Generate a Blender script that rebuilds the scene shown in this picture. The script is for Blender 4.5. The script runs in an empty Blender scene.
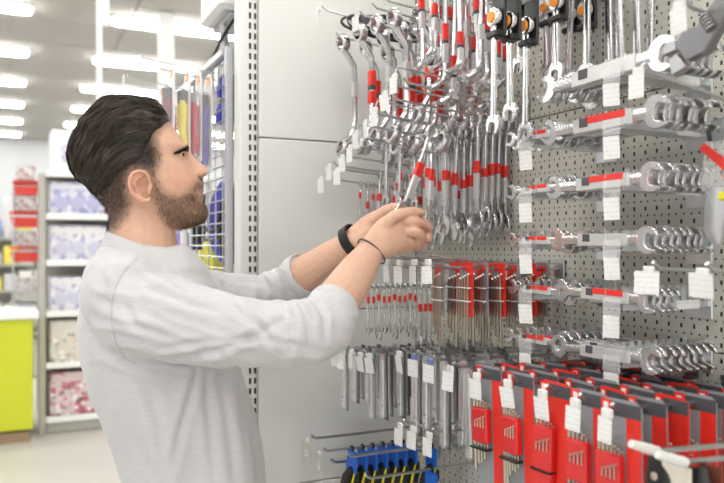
import bpy, bmesh, math, random
import numpy as np
from mathutils import Vector, Matrix, Euler
random.seed(7)
scene = bpy.context.scene
col = scene.collection

# ---------------------------------------------------------------- camera
FPX, CX, HY, YAW, CH = 740.0, 362.0, 245.0, math.radians(25.4), 1.48
SN, CS = math.sin(YAW), math.cos(YAW)
FW = Vector((SN, CS, 0)); RT = Vector((CS, -SN, 0)); UP = Vector((0, 0, 1)); CAMP = Vector((0, 0, CH))
cd = bpy.data.cameras.new('camera'); cam = bpy.data.objects.new('camera', cd); col.objects.link(cam)
cam.location = CAMP; cam.rotation_euler = (math.pi/2, 0, -YAW)
cd.sensor_width = 36; cd.lens = FPX/724*36; cd.shift_y = (HY-241.5)/724
cd.clip_start = .05; cd.clip_end = 100
cd.dof.use_dof = True; cd.dof.focus_distance = 1.36; cd.dof.aperture_fstop = 3.8
scene.camera = cam
# ---------------------------------------------------------------- light
w = bpy.data.worlds.new('world'); scene.world = w; w.use_nodes = True
w.node_tree.nodes['Background'].inputs[0].default_value = (1.0, .99, .975, 1)
w.node_tree.nodes['Background'].inputs[1].default_value = 1.0
LAMP_STRENGTH = 15.0
scene.view_settings.view_transform = 'Standard'; scene.view_settings.look = 'None'
scene.view_settings.exposure = 0.50; scene.view_settings.gamma = 1.0
scene.view_settings.use_curve_mapping = False

# ---------------------------------------------------------------- helpers
def P(px, py, d): return CAMP + d*(FW + RT*((px-CX)/FPX) + UP*((HY-py)/FPX))
def PX(px, py, X):
    u = (px-CX)/FPX; d = X/(SN+CS*u); return P(px, py, d)
def PY(px, py, Y):
    u = (px-CX)/FPX; d = Y/(CS-SN*u); return P(px, py, d)

MATS = {}
def mat(name, color, rough=.5, metal=0.0, spec=.5, emit=None, estr=0, trans=0, alpha=1, coat=0, noise=None, bump=None, ior=None):
    if name in MATS: return MATS[name]
    m = bpy.data.materials.new(name); m.use_nodes = True; nt = m.node_tree; b = nt.nodes['Principled BSDF']
    c = tuple(color)+(1,) if len(color) == 3 else color
    b.inputs['Base Color'].default_value = c; b.inputs['Roughness'].default_value = rough
    b.inputs['Metallic'].default_value = metal; b.inputs['Specular IOR Level'].default_value = spec
    b.inputs['Transmission Weight'].default_value = trans; b.inputs['Alpha'].default_value = alpha
    b.inputs['Coat Weight'].default_value = coat
    if ior: b.inputs['IOR'].default_value = ior
    if emit: b.inputs['Emission Color'].default_value = tuple(emit)+(1,); b.inputs['Emission Strength'].default_value = estr
    m.diffuse_color = c
    if noise or bump:
        tc = nt.nodes.new('ShaderNodeTexCoord')
        nz = nt.nodes.new('ShaderNodeTexNoise'); nz.inputs['Scale'].default_value = (noise or bump)[0]; nz.inputs['Detail'].default_value = 4
        nt.links.new(tc.outputs['Object'], nz.inputs['Vector'])
    if noise:
        mx = nt.nodes.new('ShaderNodeMix'); mx.data_type = 'RGBA'
        k = noise[1]
        mx.inputs[6].default_value = tuple(max(0, x*(1-k)) for x in c[:3])+(1,); mx.inputs[7].default_value = tuple(min(1, x*(1+k)) for x in c[:3])+(1,)
        nt.links.new(nz.outputs['Fac'], mx.inputs[0]); nt.links.new(mx.outputs[2], b.inputs['Base Color'])
    if bump:
        bp = nt.nodes.new('ShaderNodeBump'); bp.inputs['Strength'].default_value = bump[1]; bp.inputs['Distance'].default_value = bump[2]
        nt.links.new(nz.outputs['Fac'], bp.inputs['Height']); nt.links.new(bp.outputs['Normal'], b.inputs['Normal'])
    MATS[name] = m
    return m

class NT:
    """tiny node helper"""
    def __init__(s, m): s.nt = m.node_tree; s.b = s.nt.nodes['Principled BSDF']
    def n(s, t, **k):
        x = s.nt.nodes.new(t)
        for a, v in k.items(): setattr(x, a, v)
        return x
    def l(s, a, b): s.nt.links.new(a, b)
    def m(s, op, a, b=None, c=None):
        x = s.nt.nodes.new('ShaderNodeMath'); x.operation = op
        for i, v in enumerate((a, b, c)):
            if v is None: continue
            if isinstance(v, (int, float)): x.inputs[i].default_value = v
            else: s.nt.links.new(v, x.inputs[i])
        return x.outputs[0]
    def mixc(s, f, a, b):
        x = s.nt.nodes.new('ShaderNodeMix'); x.data_type = 'RGBA'
        if isinstance(f, (int, float)): x.inputs[0].default_value = f
        else: s.nt.links.new(f, x.inputs[0])
        for i, v in ((6, a), (7, b)):
            if isinstance(v, tuple): x.inputs[i].default_value = v+(1,) if len(v) == 3 else v
            else: s.nt.links.new(v, x.inputs[i])
        return x.outputs[2]
    def coords(s, kind='Object'):
        tc = s.n('ShaderNodeTexCoord'); sp = s.n('ShaderNodeSeparateXYZ'); s.l(tc.outputs[kind], sp.inputs[0]); return tc.outputs[kind], sp.outputs

class MB:
    def __init__(s): s.v = []; s.f = []
    def add(s, vs, fs):
        o = len(s.v); s.v.extend(Vector(v) for v in vs); s.f.extend(tuple(i+o for i in f) for f in fs); return s
    def box(s, c, size, R=None):
        hx, hy, hz = size[0]/2, size[1]/2, size[2]/2
        vs = [Vector((x, y, z)) for x in (-hx, hx) for y in (-hy, hy) for z in (-hz, hz)]
        if R is not None: vs = [R @ v for v in vs]
        c = Vector(c)
        return s.add([v+c for v in vs], [(0, 1, 3, 2), (4, 6, 7, 5), (0, 4, 5, 1), (2, 3, 7, 6), (0, 2, 6, 4), (1, 5, 7, 3)])
    def cbox(s, c, size, ch, R=None):
        """box with chamfered vertical (z) and horizontal edges: loft of octagons"""
        hx, hy, hz = size[0]/2, size[1]/2, size[2]/2; ch = min(ch, hx*.95, hy*.95, hz*.95)
        rings = []
        for z, k in ((-hz, ch), (-hz+ch, 0), (hz-ch, 0), (hz, ch)):
            a, b = hx-k, hy-k
            rings.append([Vector(q) for q in ((a-ch, -b, z), (a, -b+ch, z), (a, b-ch, z), (a-ch, b, z), (-a+ch, b, z), (-a, b-ch, z), (-a, -b+ch, z), (-a+ch, -b, z))])
        c = Vector(c)
        if R is not None: rings = [[R @ v for v in r] for r in rings]
        return s.loft([[v+c for v in r] for r in rings])
    def loft(s, rings, caps=True, closed=False):
        n = len(rings[0]); vs = [v for r in rings for v in r]; fs = []
        m = len(rings)
        for i in range(m if closed else m-1):
            j = (i+1) % m
            for k in range(n):
                fs.append((i*n+k, i*n+(k+1) % n, j*n+(k+1) % n, j*n+k))
        if caps and not closed: fs.append(tuple(range(n))[::-1]); fs.append(tuple(range((m-1)*n, m*n)))
        return s.add(vs, fs)
    def tube(s, path, r, n=8, caps=True, flat=None):
        path = [Vector(p) for p in path]; m = len(path)
        rr = r if isinstance(r, (list, tuple)) else [r]*m
        t0 = (path[1]-path[0]).normalized()
        a = t0.orthogonal().normalized() if flat is None else (Vector(flat)-t0*Vector(flat).dot(t0)).normalized()
        rings = []
        for i in range(m):
            t = ((path[min(i+1, m-1)]-path[i]).normalized()+(path[i]-path[max(i-1, 0)]).normalized()).normalized()
            a = (a-t*a.dot(t)).normalized(); b = t.cross(a)
            q = rr[i]; ra, rb = q if isinstance(q, tuple) else (q, q)
            rings.append([path[i]+a*(ra*math.cos(2*math.pi*k/n))+b*(rb*math.sin(2*math.pi*k/n)) for k in range(n)])
        return s.loft(rings, caps)
    def cyl(s, p0, p1, r, n=10, r1=None): return s.tube([p0, p1], [r, r if r1 is None else r1], n)
    def lathe(s, prof, c=(0, 0, 0), axis='X', n=18, closed=True, R=None):
        """prof: (radius, along-axis) list, closed profile => ring"""
        c = Vector(c); rings = []
        for k in range(n):
            a = 2*math.pi*k/n; ca, sa = math.cos(a), math.sin(a)
            ring = []
            for r, h in prof:
                v = {'X': Vector((h, r*ca, r*sa)), 'Y': Vector((r*sa, h, r*ca)), 'Z': Vector((r*ca, r*sa, h))}[axis]
                if R is not None: v = R @ v
                ring.append(c+v)
            rings.append(ring)
        m = len(prof); vs = [v for r in rings for v in r]; fs = []
        for i in range(n):
            j = (i+1) % n
            for k in range(m if closed else m-1):
                fs.append((i*m+k, j*m+k, j*m+(k+1) % m, i*m+(k+1) % m))
        return s.add(vs, fs)
    def prism(s, poly, h0, h1, frame=None):
        """poly in 2D (a,b) ; extruded along third axis. frame: function (a,b,h)->Vector"""
        fr = frame or (lambda a, b, h: Vector((h, a, b)))
        n = len(poly); vs = [fr(a, b, h0) for a, b in poly]+[fr(a, b, h1) for a, b in poly]
        fs = [tuple(range(n))[::-1], tuple(range(n, 2*n))]+[(i, (i+1) % n, n+(i+1) % n, n+i) for i in range(n)]
        return s.add(vs, fs)
    def mesh(s, name, m, smooth=35):
        me = bpy.data.meshes.new(name); me.from_pydata([tuple(v) for v in s.v], [], s.f)
        bm = bmesh.new(); bm.from_mesh(me); bmesh.ops.recalc_face_normals(bm, faces=bm.faces); bm.to_mesh(me); bm.free()
        if m is not None: me.materials.append(m)
        if smooth:
            me.polygons.foreach_set('use_smooth', [True]*len(me.polygons)); me.set_sharp_from_angle(angle=math.radians(smooth))
        me.update(); return me
    def build(s, name, m, parent=None, smooth=35, loc=None):
        o = bpy.data.objects.new(name, s.mesh(name, m, smooth)); col.objects.link(o)
        if parent is not None: o.parent = parent
        if loc is not None: o.location = loc
        return o

def tag(o, label=None, cat=None, group=None, kind=None):
    if label: o['label'] = label
    if cat: o['category'] = cat
    if group: o['group'] = group
    if kind: o['kind'] = kind
    return o
def thing(name, label, cat, loc=(0, 0, 0), rot=(0, 0, 0), group=None):
    o = bpy.data.objects.new(name, None); col.objects.link(o); o.location = loc; o.rotation_euler = rot
    o.empty_display_size = .02
    return tag(o, label, cat, group)
def inst(name, me, parent=None, loc=(0, 0, 0), rot=(0, 0, 0), scale=None):
    o = bpy.data.objects.new(name, me); col.objects.link(o); o.location = loc; o.rotation_euler = rot
    if scale: o.scale = scale
    if parent is not None: o.parent = parent
    return o
def copy_tree(o, parent=None):
    c = o.copy(); col.objects.link(c); c.parent = parent
    for ch in list(o.children): copy_tree(ch, c)
    return c
ORD = ['first', 'second', 'third', 'fourth', 'fifth', 'sixth', 'seventh', 'eighth', 'ninth', 'tenth', 'eleventh', 'twelfth', 'thirteenth', 'fourteenth', 'fifteenth', 'sixteenth']

# ---------------------------------------------------------------- materials
M_floor = mat('floor_vinyl', (.52, .505, .47), rough=.35, noise=(3, .06))
M_ceiltile = mat('ceiling_tile', (.47, .455, .42), rough=.9, noise=(40, .05))
M_ceilbar = mat('ceiling_bar', (.45, .44, .42), rough=.6)
M_white = mat('white_paint', (.80, .80, .78), rough=.5)
M_wallw = mat('white_wall', (.58, .59, .60), rough=.8)
M_steel = mat('grey_steel_sheet', (.76, .765, .735), rough=.42, noise=(2.0, .03))
M_post = mat('post_paint', (.78, .78, .76), rough=.4)
M_grey = mat('grey_frame', (.50, .51, .52), rough=.4, metal=.3)
M_dark = mat('dark_gap', (.03, .03, .03), rough=.9)
M_wire = mat('zinc_wire', (.55, .56, .57), rough=.3, metal=1)
M_zinc = mat('zinc_plate', (.76, .80, .82), rough=.32, metal=1, noise=(60, .12))
M_chrome = mat('chrome_satin', (.72, .72, .73), rough=.26, metal=1)
M_chrome2 = mat('chrome_bright', (.74, .74, .755), rough=.17, metal=1)
M_gunm = mat('dull_steel', (.46, .46, .47), rough=.35, metal=1)
M_red = mat('red_print', (.80, .035, .022), rough=.4)
M_redd = mat('red_plastic', (.70, .02, .02), rough=.3, coat=.3)
M_gprint = mat('grey_print', (.30, .31, .33), rough=.4)
M_dgprint = mat('dark_grey_print', (.075, .075, .085), rough=.45)
M_lgprint = mat('silver_sticker', (.62, .62, .62), rough=.35, metal=.35)
M_tag = mat('tag_paper', (.84, .84, .83), rough=.6)
M_clear = mat('clear_plastic', (1, 1, 1), rough=.08, alpha=.22, spec=.6)
M_black = mat('black_plastic', (.012, .012, .013), rough=.35)
M_orange = mat('orange_button', (.95, .33, .02), rough=.4)
M_blue = mat('blue_print', (.01, .15, .72), rough=.45)
M_yel = mat('yellow_print', (.85, .80, .04), rough=.5)
M_nickel = mat('warm_nickel', (.62, .56, .46), rough=.28, metal=1)
# tag paper with faint printed lines
t_ = NT(M_tag); vec, sp = t_.coords('Object')
rows = t_.m('GREATER_THAN', t_.m('FRACT', t_.m('MULTIPLY', sp[2], 140.0)), .62)
wv = t_.n('ShaderNodeTexNoise'); wv.inputs['Scale'].default_value = 420; t_.l(vec, wv.inputs['Vector'])
ink = t_.m('MULTIPLY', rows, t_.m('GREATER_THAN', wv.outputs['Fac'], .5))
t_.l(t_.mixc(t_.m('MULTIPLY', ink, .22), (.84, .84, .83), (.25, .25, .27)), t_.b.inputs['Base Color'])

# ---------------------------------------------------------------- the hall
CEIL = 3.98
MB().box((0, 7.5, -.05), (20, 24, .1)).build('floor', M_floor, smooth=0)['kind'] = 'structure'
ce = MB().box((0, 7.5, CEIL+.06), (20, 24, .06)).build('ceiling', M_ceilbar, smooth=0); ce['kind'] = 'structure'
wl = MB().box((0, 19.5, 2), (20, .1, 4)).build('wall_back', M_wallw, smooth=0); wl['kind'] = 'structure'
MB().box((-10.05, 7.5, 2), (.1, 24, 4)).build('wall_left', M_wallw, smooth=0)['kind'] = 'structure'
LY = [8.5+1.94*k for k in range(-6, 6)]
TW, TD = 1.2, .97
# ceiling tiles: single panels where the photograph shows them, one joined sheet elsewhere
tme = MB().cbox((0, 0, 0), (TW-.02, TD-.02, .02), .004).mesh('ceiling_tile', M_ceiltile, 0)
rest = MB()
for i in range(-8, 8):
    for j in range(-4, 20):
        cx_, cy_ = .6+i*TW+TW/2-.6, 8.5-.485+(j-8)*TD+.485
        if cy_ > 19.3 or abs(cx_) > 9.4 or cy_ < -4: continue
        vis = cy_ > 6.0 and -.9 < cx_ < 4.9
        if vis: inst('ceiling_tile', tme, ce, (cx_, cy_, CEIL+.02))
        else: rest.cbox((cx_, cy_, CEIL+.02), (TW-.02, TD-.02, .02), .004)
r_ = rest.build('ceiling_tile_field', M_ceiltile, ce, 0); r_['kind'] = 'stuff'
# strip lamps
M_lamp = mat('lamp_diffuser', (1, 1, 1), emit=(1.0, .985, .965), estr=LAMP_STRENGTH)
LW, LL = .17, 1.55
pts = []
for sx in (1, -1):
    for k in range(7):
        a = -math.pi/2+math.pi*k/6
        pts.append((sx*(LL/2-LW/2+math.cos(a)*LW/2), sx*math.sin(a)*LW/2))
lamp_d = MB().prism(pts, -.05, 0, lambda a, b, h: Vector((a, b, h))).mesh('diffuser', M_lamp, 30)
lamp_h = MB().prism([(a*1.03, b*1.12) for a, b in pts], 0, .03, lambda a, b, h: Vector((a, b, h))).mesh('housing', M_white, 30)
n = 0
rows_ = [(-5.6, 'far-off'), (-3.1, 'outer'), (-.575, 'left'), (1.775, 'middle'), (4.2, 'right'), (6.6, 'far right')]
for ri, (lx, rn) in enumerate(rows_):
    for k, ly in enumerate(LY):
        if not (-4.2 < ly < 19.2): continue
        seen = ri in (2, 3) and ly > 8
        t = thing('strip_lamp', f'{ORD[k-5]} glowing strip lamp back in the {"far left" if ri == 2 else "nearer middle"} ceiling row' if seen else f'glowing ceiling strip lamp over the {rn} aisle, {ORD[k]} from the entrance', 'lamp', (lx, ly, CEIL-.02), group='ceiling strip lamps')
        inst('diffuser', lamp_d, t); inst('housing', lamp_h, t)

# columns and hanging pole
def column(name, px, py_bot, d, wd, top=CEIL, bot=0, label='', cat='column', sq=True):
    p = P(px, py_bot, d); m = MB()
    m.cbox((p.x, p.y, (top+bot)/2), (wd, wd, top-bot), .012)
    return tag(m.build(name, M_white), label, cat)
c_ = column('column_1', 166, 75, 8.0, .15, label='white square building column behind the hooks of the mesh stand', cat='column'); c_['kind'] = 'structure'
pp = P(102, 92, 5.75)
t = thing('hanging_pole', 'thin white pole rising from the shelf unit to the ceiling', 'pole', (pp.x, pp.y+.2, 2.37))
MB().cyl((0, 0, 0), (0, 0, CEIL-2.37), .022, 12).build('pole', M_white, t)
MB().cbox((0, 0, .02), (.12, .12, .04), .01).build('base', M_white, t)
MB().cbox((.045, 0, 1.12), (.06, .04, .5), .01).build('bracket_plate', M_white, t)
# ---------------------------------------------------------------- tool wall (perforated gondola)
WY1 = 1.762       # corner with the end panel
SEAMS = [.10, .44, .875, 1.311, 1.747, 2.183, 2.45]
M_peg = mat('perforated_sheet', (.54, .525, .465), rough=.45)
h_ = NT(M_peg); vec, sp = h_.coords('Object')
def cell(v, off, step): return h_.m('MULTIPLY', h_.m('SUBTRACT', h_.m('FRACT', h_.m('ADD', h_.m('DIVIDE', h_.m('SUBTRACT', v, off), step), 100.5)), .5), step)
sy, sz = cell(sp[1], .8273, .0255), cell(sp[2], 1.3722, .0245)
slot = h_.m('MULTIPLY', h_.m('LESS_THAN', h_.m('ABSOLUTE', sy), .0022), h_.m('LESS_THAN', h_.m('ABSOLUTE', sz), .0036))
dy, dz = cell(sp[1], .8273, .0153), cell(sp[2], 1.3722+.01225, .0245)
dot = h_.m('LESS_THAN', h_.m('ADD', h_.m('MULTIPLY', dy, dy), h_.m('MULTIPLY', dz, dz)), .0019**2)
hole = h_.m('MAXIMUM', slot, dot)
h_.l(h_.mixc(hole, (.62, .605, .54), (.012, .012, .012)), h_.b.inputs['Base Color'])   # punched holes

wr = MB().box((1.08, .35, 1.275), (.05, 2.83, 2.35)).build('wall_right', M_dark, smooth=0); wr['kind'] = 'structure'
for a, b in zip(SEAMS[:-1], SEAMS[1:]):
    for y0, y1 in ((-1.06, -.06), (-.055, WY1)):
        hz = .0015
        m = MB(); m.box((1.009, (y0+y1)/2, (a+b)/2), (.016, y1-y0, b-a-2*hz))
        m.build('perforated_panel', M_peg, wr, 0)
# end panel: plain sheets and the slotted post
we = MB().box((.80, WY1+.045, 1.275), (.46, .05, 2.35)).build('wall_end', M_dark, smooth=0); we['kind'] = 'structure'
X0 = .555
for a, b in zip(SEAMS[:-1], SEAMS[1:]):
    MB().cbox(((X0+1.0)/2, WY1+.011, (a+b)/2), (1.0-X0, .018, b-a-.003), .002).build('sheet_panel', M_steel, we, 0)
PXW = .506
pt = thing('slotted_post', 'pale grey upright shelf post with twin rows of slots beside the plain panel', 'post', (PXW, WY1, 0))
MB().cbox((.0235, .028, 1.225), (.047, .05, 2.45), .004).build('post_body', M_post, pt)
slot_me = MB().box((0, 0, 0), (.0055, .004, .0145)).mesh('slot', M_dark, 0)
sl = MB()
for k in range(92):
    for sx in (.0265, .0395):
        sl.box((sx, .0025, .12+k*.025), (.005, .003, .0145))
s_ = sl.build('slot_row', M_dark, pt, 0); s_['kind'] = 'stuff'

# ---------------------------------------------------------------- wire mesh stand behind the post
MX0, MY0, MY1, MZ1 = .50, 1.84, 2.80, 1.985
ms = thing('mesh_stand', 'grey wire mesh stand side beside the slotted post', 'display stand', (MX0, MY0, 0))
m = MB(); m.cbox((0, 0, MZ1/2), (.020, .020, MZ1), .004); m.build('frame_post', M_grey, ms)
m = MB(); m.cbox((0, MY1-MY0, MZ1/2), (.020, .020, MZ1), .004); m.build('frame_post', M_grey, ms)
m = MB(); m.cbox((0, (MY1-MY0)/2, MZ1-.012), (.03, MY1-MY0-.03, .024), .004); m.build('top_rail', M_grey, ms)
m = MB(); m.cbox((0, (MY1-MY0)/2, .15), (.03, MY1-MY0-.03, .03), .004); m.build('bottom_rail', M_grey, ms)
m = MB()
for k in range(60):
    z = MZ1-.035-k*.0295
    m.cyl((-.004, .01, z), (-.004, MY1-MY0-.01, z), .0022, 6)
for k in range(12):
    y = .06+k*.075
    m.cyl((0, y, .16), (0, y, MZ1-.02), .0022, 6)
m.build('wire_grid', M_wire, ms)
MB().box((.17, (MY1-MY0)/2+.02, .12), (.34, MY1-MY0-.02, .2)).build('plinth', M_grey, ms, 0)
MB().cbox((.34, (MY1-MY0)/2+.02, 1.05), (.03, MY1-MY0, 1.9), .004).build('back_sheet', M_white, ms, 0)
# header box above the mesh stand
hb = thing('header_box', 'white metal header box on top of the mesh stand by the post', 'header', (.50, 1.86, MZ1))
m = MB(); m.cbox((.24, .10, .20), (.52, .22, .2), .012); m.build('housing', M_white, hb)
m = MB(); m.cbox((.24, .10, .093), (.46, .18, .012), .004); m.build('underside', M_grey, hb)
for x in (.02, .44): MB().cyl((x, .1, .002), (x, .1, .09), .012).build('bracket', M_grey, hb)
m = MB(); m.tube([(.03, .02, .09), (.01, .08, .05), (.005, .14, .02), (.0, .17, .006)], .004, 8); m.build('cable', M_black, hb)

# display hooks of the mesh stand, with blister packs
def loop_hook(name, label, y, z, L, x0=MX0):
    t = thing(name, label, 'hook', (x0, y, z), group='mesh stand hooks')
    m = MB()
    for dz, r, l in ((0, .0024, L), (.018, .0020, L-.005)):
        m.tube([(-.004, 0, dz), (-l*.5, 0, dz+.01), (-l, 0, dz+.022), (-l-.003, 0, dz+.032)], r, 6)
    m.build('prong', M_wire, t)
    MB().box((-.006, 0, .008), (.006, .03, .045)).build('back_clip', M_wire, t)
    MB().cbox((-L-.006, 0, .03), (.004, .02, .03), .001).build('label_clip', M_white, t)
    return t
hk = []
for i, (y, z, L) in enumerate(((1.935, 1.915, .20), (2.22, 1.925, .20), (2.46, 1.93, .18))):
    hk.append(loop_hook('display_hook', f'{["nearest", "middle", "farthest"][i]} double wire hook on top of the mesh stand', y, z, L))
M_blist = mat('blister_card', (.82, .80, .80), rough=.4)
cols = {'violet': (.10, .06, .42), 'crimson': (.62, .02, .05), 'yellow': (.9, .75, .03), 'navy': (.02, .03, .2), 'maroon': (.2, .015, .03), 'blue': (.03, .08, .6)}
def blister(y, z, x, cname, hgt, wd, kind, lab):
    t = thing('blister_pack', lab, 'pack', (x, y, z), group='blister packs on the mesh stand')
    c = mat('toolgrip_'+cname, cols[cname], rough=.35)
    m = MB(); m.prism([(-wd/2, -hgt), (wd/2, -hgt), (wd/2, .012), (wd*.3, .03), (-wd*.3, .03), (-wd/2, .012)], -.001, .001); m.build('card', M_blist, t, 0)
    m = MB(); m.prism([(-wd*.28, .006), (wd*.28, .006), (wd*.22, .026), (-wd*.22, .026)], -.0016, -.0011); m.build('orange_header', M_orange, t, 0)
    g = MB()
    g.tube([(-.010, 0, -.045), (-.012, .002, -.075), (-.013, 0, -.12), (-.012, -.003, -.16), (-.010, -.004, -hgt+.02)], [(.006, .012), (.009, .016), (.008, .012), (.009, .017), (.005, .008)], 10)
    g.build('tool_handle', c, t)
    if kind:
        g = MB(); g.tube([(-.010, 0, -.02), (-.012, 0, -.05), (-.013, .006, -.10)], [(.003, .018), (.004, .015), (.002, .004)], 8); g.build('tool_blade', M_dgprint if kind == 1 else M_chrome, t)
    m = MB(); m.cbox((-.013, 0, -hgt/2-.005), (.022, wd*.86, hgt*.88), .008); m.build('blister', M_clear, t)
    return t
specs = [(0, .02, 'violet', .225, .085, 1, 'clear blister pack with violet handle, nearest the mesh frame'),
         (0, .045, 'crimson', .20, .07, 2, 'clear blister pack with small crimson tool beside the violet one'),
         (0, .075, 'yellow', .23, .07, 1, 'clear blister pack with bright yellow handle'),
         (0, .115, 'maroon', .225, .07, 1, 'dark maroon handled tool pack beside the yellow one'),
         (1, .04, 'crimson', .20, .075, 2, 'red handled blister pack on the middle hook of the mesh stand'),
         (1, .09, 'navy', .21, .075, 1, 'dark blue handled blister pack on the middle hook of the mesh stand'),
         (2, .05, 'violet', .20, .08, 1, 'violet blister pack on the farthest hook of the mesh stand'),
         (2, .11, 'navy', .20, .075, 1, 'navy blister pack on the farthest hook of the mesh stand')]
for hi, dx, c, hg, wd, kd, lab in specs:
    h = hk[hi]; blister(h.location.y, h.location.z-.022+dx*.1, MX0-.01-dx, c, hg, wd, kd, lab)
# goods inside the mesh stand
M_bluebag = mat('blue_rubber', (.03, .05, .62), rough=.35)
M_lblue = mat('violet_blue_plastic', (.12, .12, .62), rough=.35)
def goods(name, label, cat, mfun, loc): t = thing(name, label, cat, loc); mfun(t); return t
def g_blue(t):
    for k, (z, r) in enumerate(((.0, .034), (-.075, .036))):
        MB().tube([(0, -.03, z-.033), (0, -.032, z), (0, -.03, z+.026)], [(.02, r), (.028, r+.004), (.02, r-.006)], 14).build('blue_lobe', M_bluebag, t)
    MB().cbox((0, -.03, -.038), (.04, .05, .016), .005).build('dark_collar', M_black, t)
    MB().tube([(0, -.03, -.108), (0, -.03, -.14), (0, -.03, -.2)], [(.016, .02), (.02, .03), (.016, .024)], 12).build('clear_base', M_clear, t)
    MB().tube([(0, -.03, .02), (0, -.03, .075)], .003, 6).build('hanger', M_wire, t)
goods('foot_pump', 'blue rubber tool with dark collar hanging inside the mesh stand', 'pump', g_blue, (.55, 2.06, 1.925))
def g_lamp(t):
    MB().tube([(0, -.02, .10), (0, 0, .05), (0, .01, -.02), (0, -.01, -.1), (0, -.04, -.15)], [(.02, .02), (.03, .045), (.035, .06), (.03, .05), (.02, .02)], 14).build('shell', M_lblue, t)
    MB().tube([(-.012, -.04, .04), (-.015, -.055, -.03), (-.01, -.05, -.13)], [(.016, .014), (.02, .026), (.016, .018)], 12).build('grip', M_black, t)
goods('work_lamp', 'violet-blue plastic hand lamp with black grip inside the mesh stand', 'lamp', g_lamp, (.60, 2.25, 1.575))
def g_yel(t):
    MB().cbox((0, 0, -.09), (.06, .22, .18), .012).build('carton', M_yel, t)
    MB().cbox((-.004, 0, .03), (.055, .12, .06), .012).build('clear_cover', mat('frosted_plastic', (.8, .8, .74), rough=.3), t)
    MB().cbox((-.032, .02, -.10), (.004, .05, .07), .001).build('printed_panel', M_white, t)
goods('yellow_carton', 'yellow carton with frosted top inside the mesh stand', 'box', g_yel, (.61, 2.43, 1.495))
def g_hose(t):
    MB().tube([(0, .30, .07), (-.01, .26, -.02), (-.02, .2, -.04), (-.02, .10, -.045), (-.018, .03, -.03), (-.01, -.02, -.01)], .006, 8).build('hose', M_black, t)
    MB().tube([(0, .33, .04), (0, .29, -.04), (-.018, .23, -.07), (-.018, .08, -.07), (-.012, .0, -.045)], .005, 8).build('hose', M_black, t)
    MB().tube([(.0, .37, .14), (-.005, .355, -.1)], [(.012, .02), (.012, .02)], 8).build('black_edge', M_black, t)
goods('rubber_hose', 'black rubber hose looped at the mesh stand under his chin', 'hose', g_hose, (.53, 1.94, 1.565))
def g_pur(t):
    MB().cbox((0, 0, -.11), (.02, .1, .26), .008).build('purple_case', mat('purple_case', (.22, .10, .55), rough=.4), t)
    MB().cbox((-.006, -.055, -.1), (.02, .016, .28), .005).build('pale_edge', M_white, t)
    MB().tube([(.066, 0, .05), (.03, 0, .045), (.0, 0, .04), (0, 0, .01)], .003, 6).build('hanger', M_wire, t)
goods('purple_case', 'purple case with pale edge hanging on the mesh behind his neck', 'case', g_pur, (.43, 2.07, 1.50))

# ---------------------------------------------------------------- far shelf unit with boxed sets
SH = P(42, 430, 5.75); SHX, SHY = SH.x, SH.y
SW = 1.32
su = thing('shelf_unit', 'cream metal shelf unit with boxed sets behind the man', 'shelf unit', (SHX, SHY, 0))
M_shelf = mat('cream_shelf', (.40, .39, .34), rough=.5)
ZS = [.13, .555, .96, 1.36, 1.726, 2.06]
for x in (0, SW): MB().cbox((x, .03, 1.02), (.05, .06, 2.04), .006).build('upright', M_shelf, su, 0)
MB().box((SW/2, .50, 1.02), (SW-.06, .02, 2.04)).build('back_panel', M_shelf, su, 0)
for z in ZS:
    s_ = MB().cbox((SW/2, .26, z-.02), (SW-.06, .46, .03), .004).build('shelf', M_shelf, su, 0)
    MB().cbox((SW/2, .02, z-.02), (SW-.06, .012, .05), .003).build('price_rail', M_white, s_, 0)
MB().cbox((SW/2, .26, .05), (SW-.06, .42, .09), .004).build('plinth', M_shelf, su, 0)
def boxart(name, base, inks, scale=9):
    m = mat(name, base, rough=.45); q = NT(m); vec, sp = q.coords('Object')
    vo = q.n('ShaderNodeTexVoronoi'); vo.inputs['Scale'].default_value = scale; q.l(vec, vo.inputs['Vector'])
    c = base
    last = None
    for i, (thr, ink) in enumerate(inks):
        nz = q.n('ShaderNodeTexNoise'); nz.inputs['Scale'].default_value = scale*(1+.4*i); nz.inputs['Detail'].default_value = 2
        mp = q.n('ShaderNodeMapping'); mp.inputs['Location'].default_value = (i*3.1, i*1.7, 5*i); q.l(vec, mp.inputs[0]); q.l(mp.outputs[0], nz.inputs['Vector'])
        f = q.m('GREATER_THAN', nz.outputs['Fac'], thr)
        last = q.mixc(f, last if last is not None else base, ink)
    ds = q.m('LESS_THAN', vo.outputs['Distance'], .25)
    last = q.mixc(ds, last, (.82, .82, .8))
    q.l(last, q.b.inputs['Base Color']); return m
arts = [boxart('art_porcelain', (.62, .62, .66), [(.53, (.36, .36, .55)), (.60, (.70, .70, .70)), (.68, (.5, .08, .08))], 20),
        boxart('art_blue', (.58, .58, .66), [(.52, (.30, .32, .55)), (.60, (.66, .66, .66))], 18),
        boxart('art_plates', (.62, .56, .48), [(.50, (.62, .60, .55)), (.60, (.24, .2, .15))], 16),
        boxart('art_rose', (.62, .50, .52), [(.55, (.50, .14, .17)), (.60, (.08, .05, .06)), (.66, (.75, .72, .72))], 16),
        boxart('art_crimson', (.62, .12, .12), [(.55, (.30, .05, .06)), (.62, (.8, .75, .74))])]
rowsb = [(4, [(.43, .26, 1), (.40, .20, 4), (.36, .25, 1)], 'fifth'), (3, [(.44, .28, 0), (.40, .26, 1), (.34, .28, 0)], 'fourth'),
         (2, [(.42, .27, 0), (.40, .27, 1), (.38, .27, 0)], 'third'), (1, [(.46, .33, 2), (.40, .30, 2), (.34, .3, 0)], 'second'), (0, [(.40, .34, 3), (.42, .34, 3), (.36, .34, 3)], 'lowest')]
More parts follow.
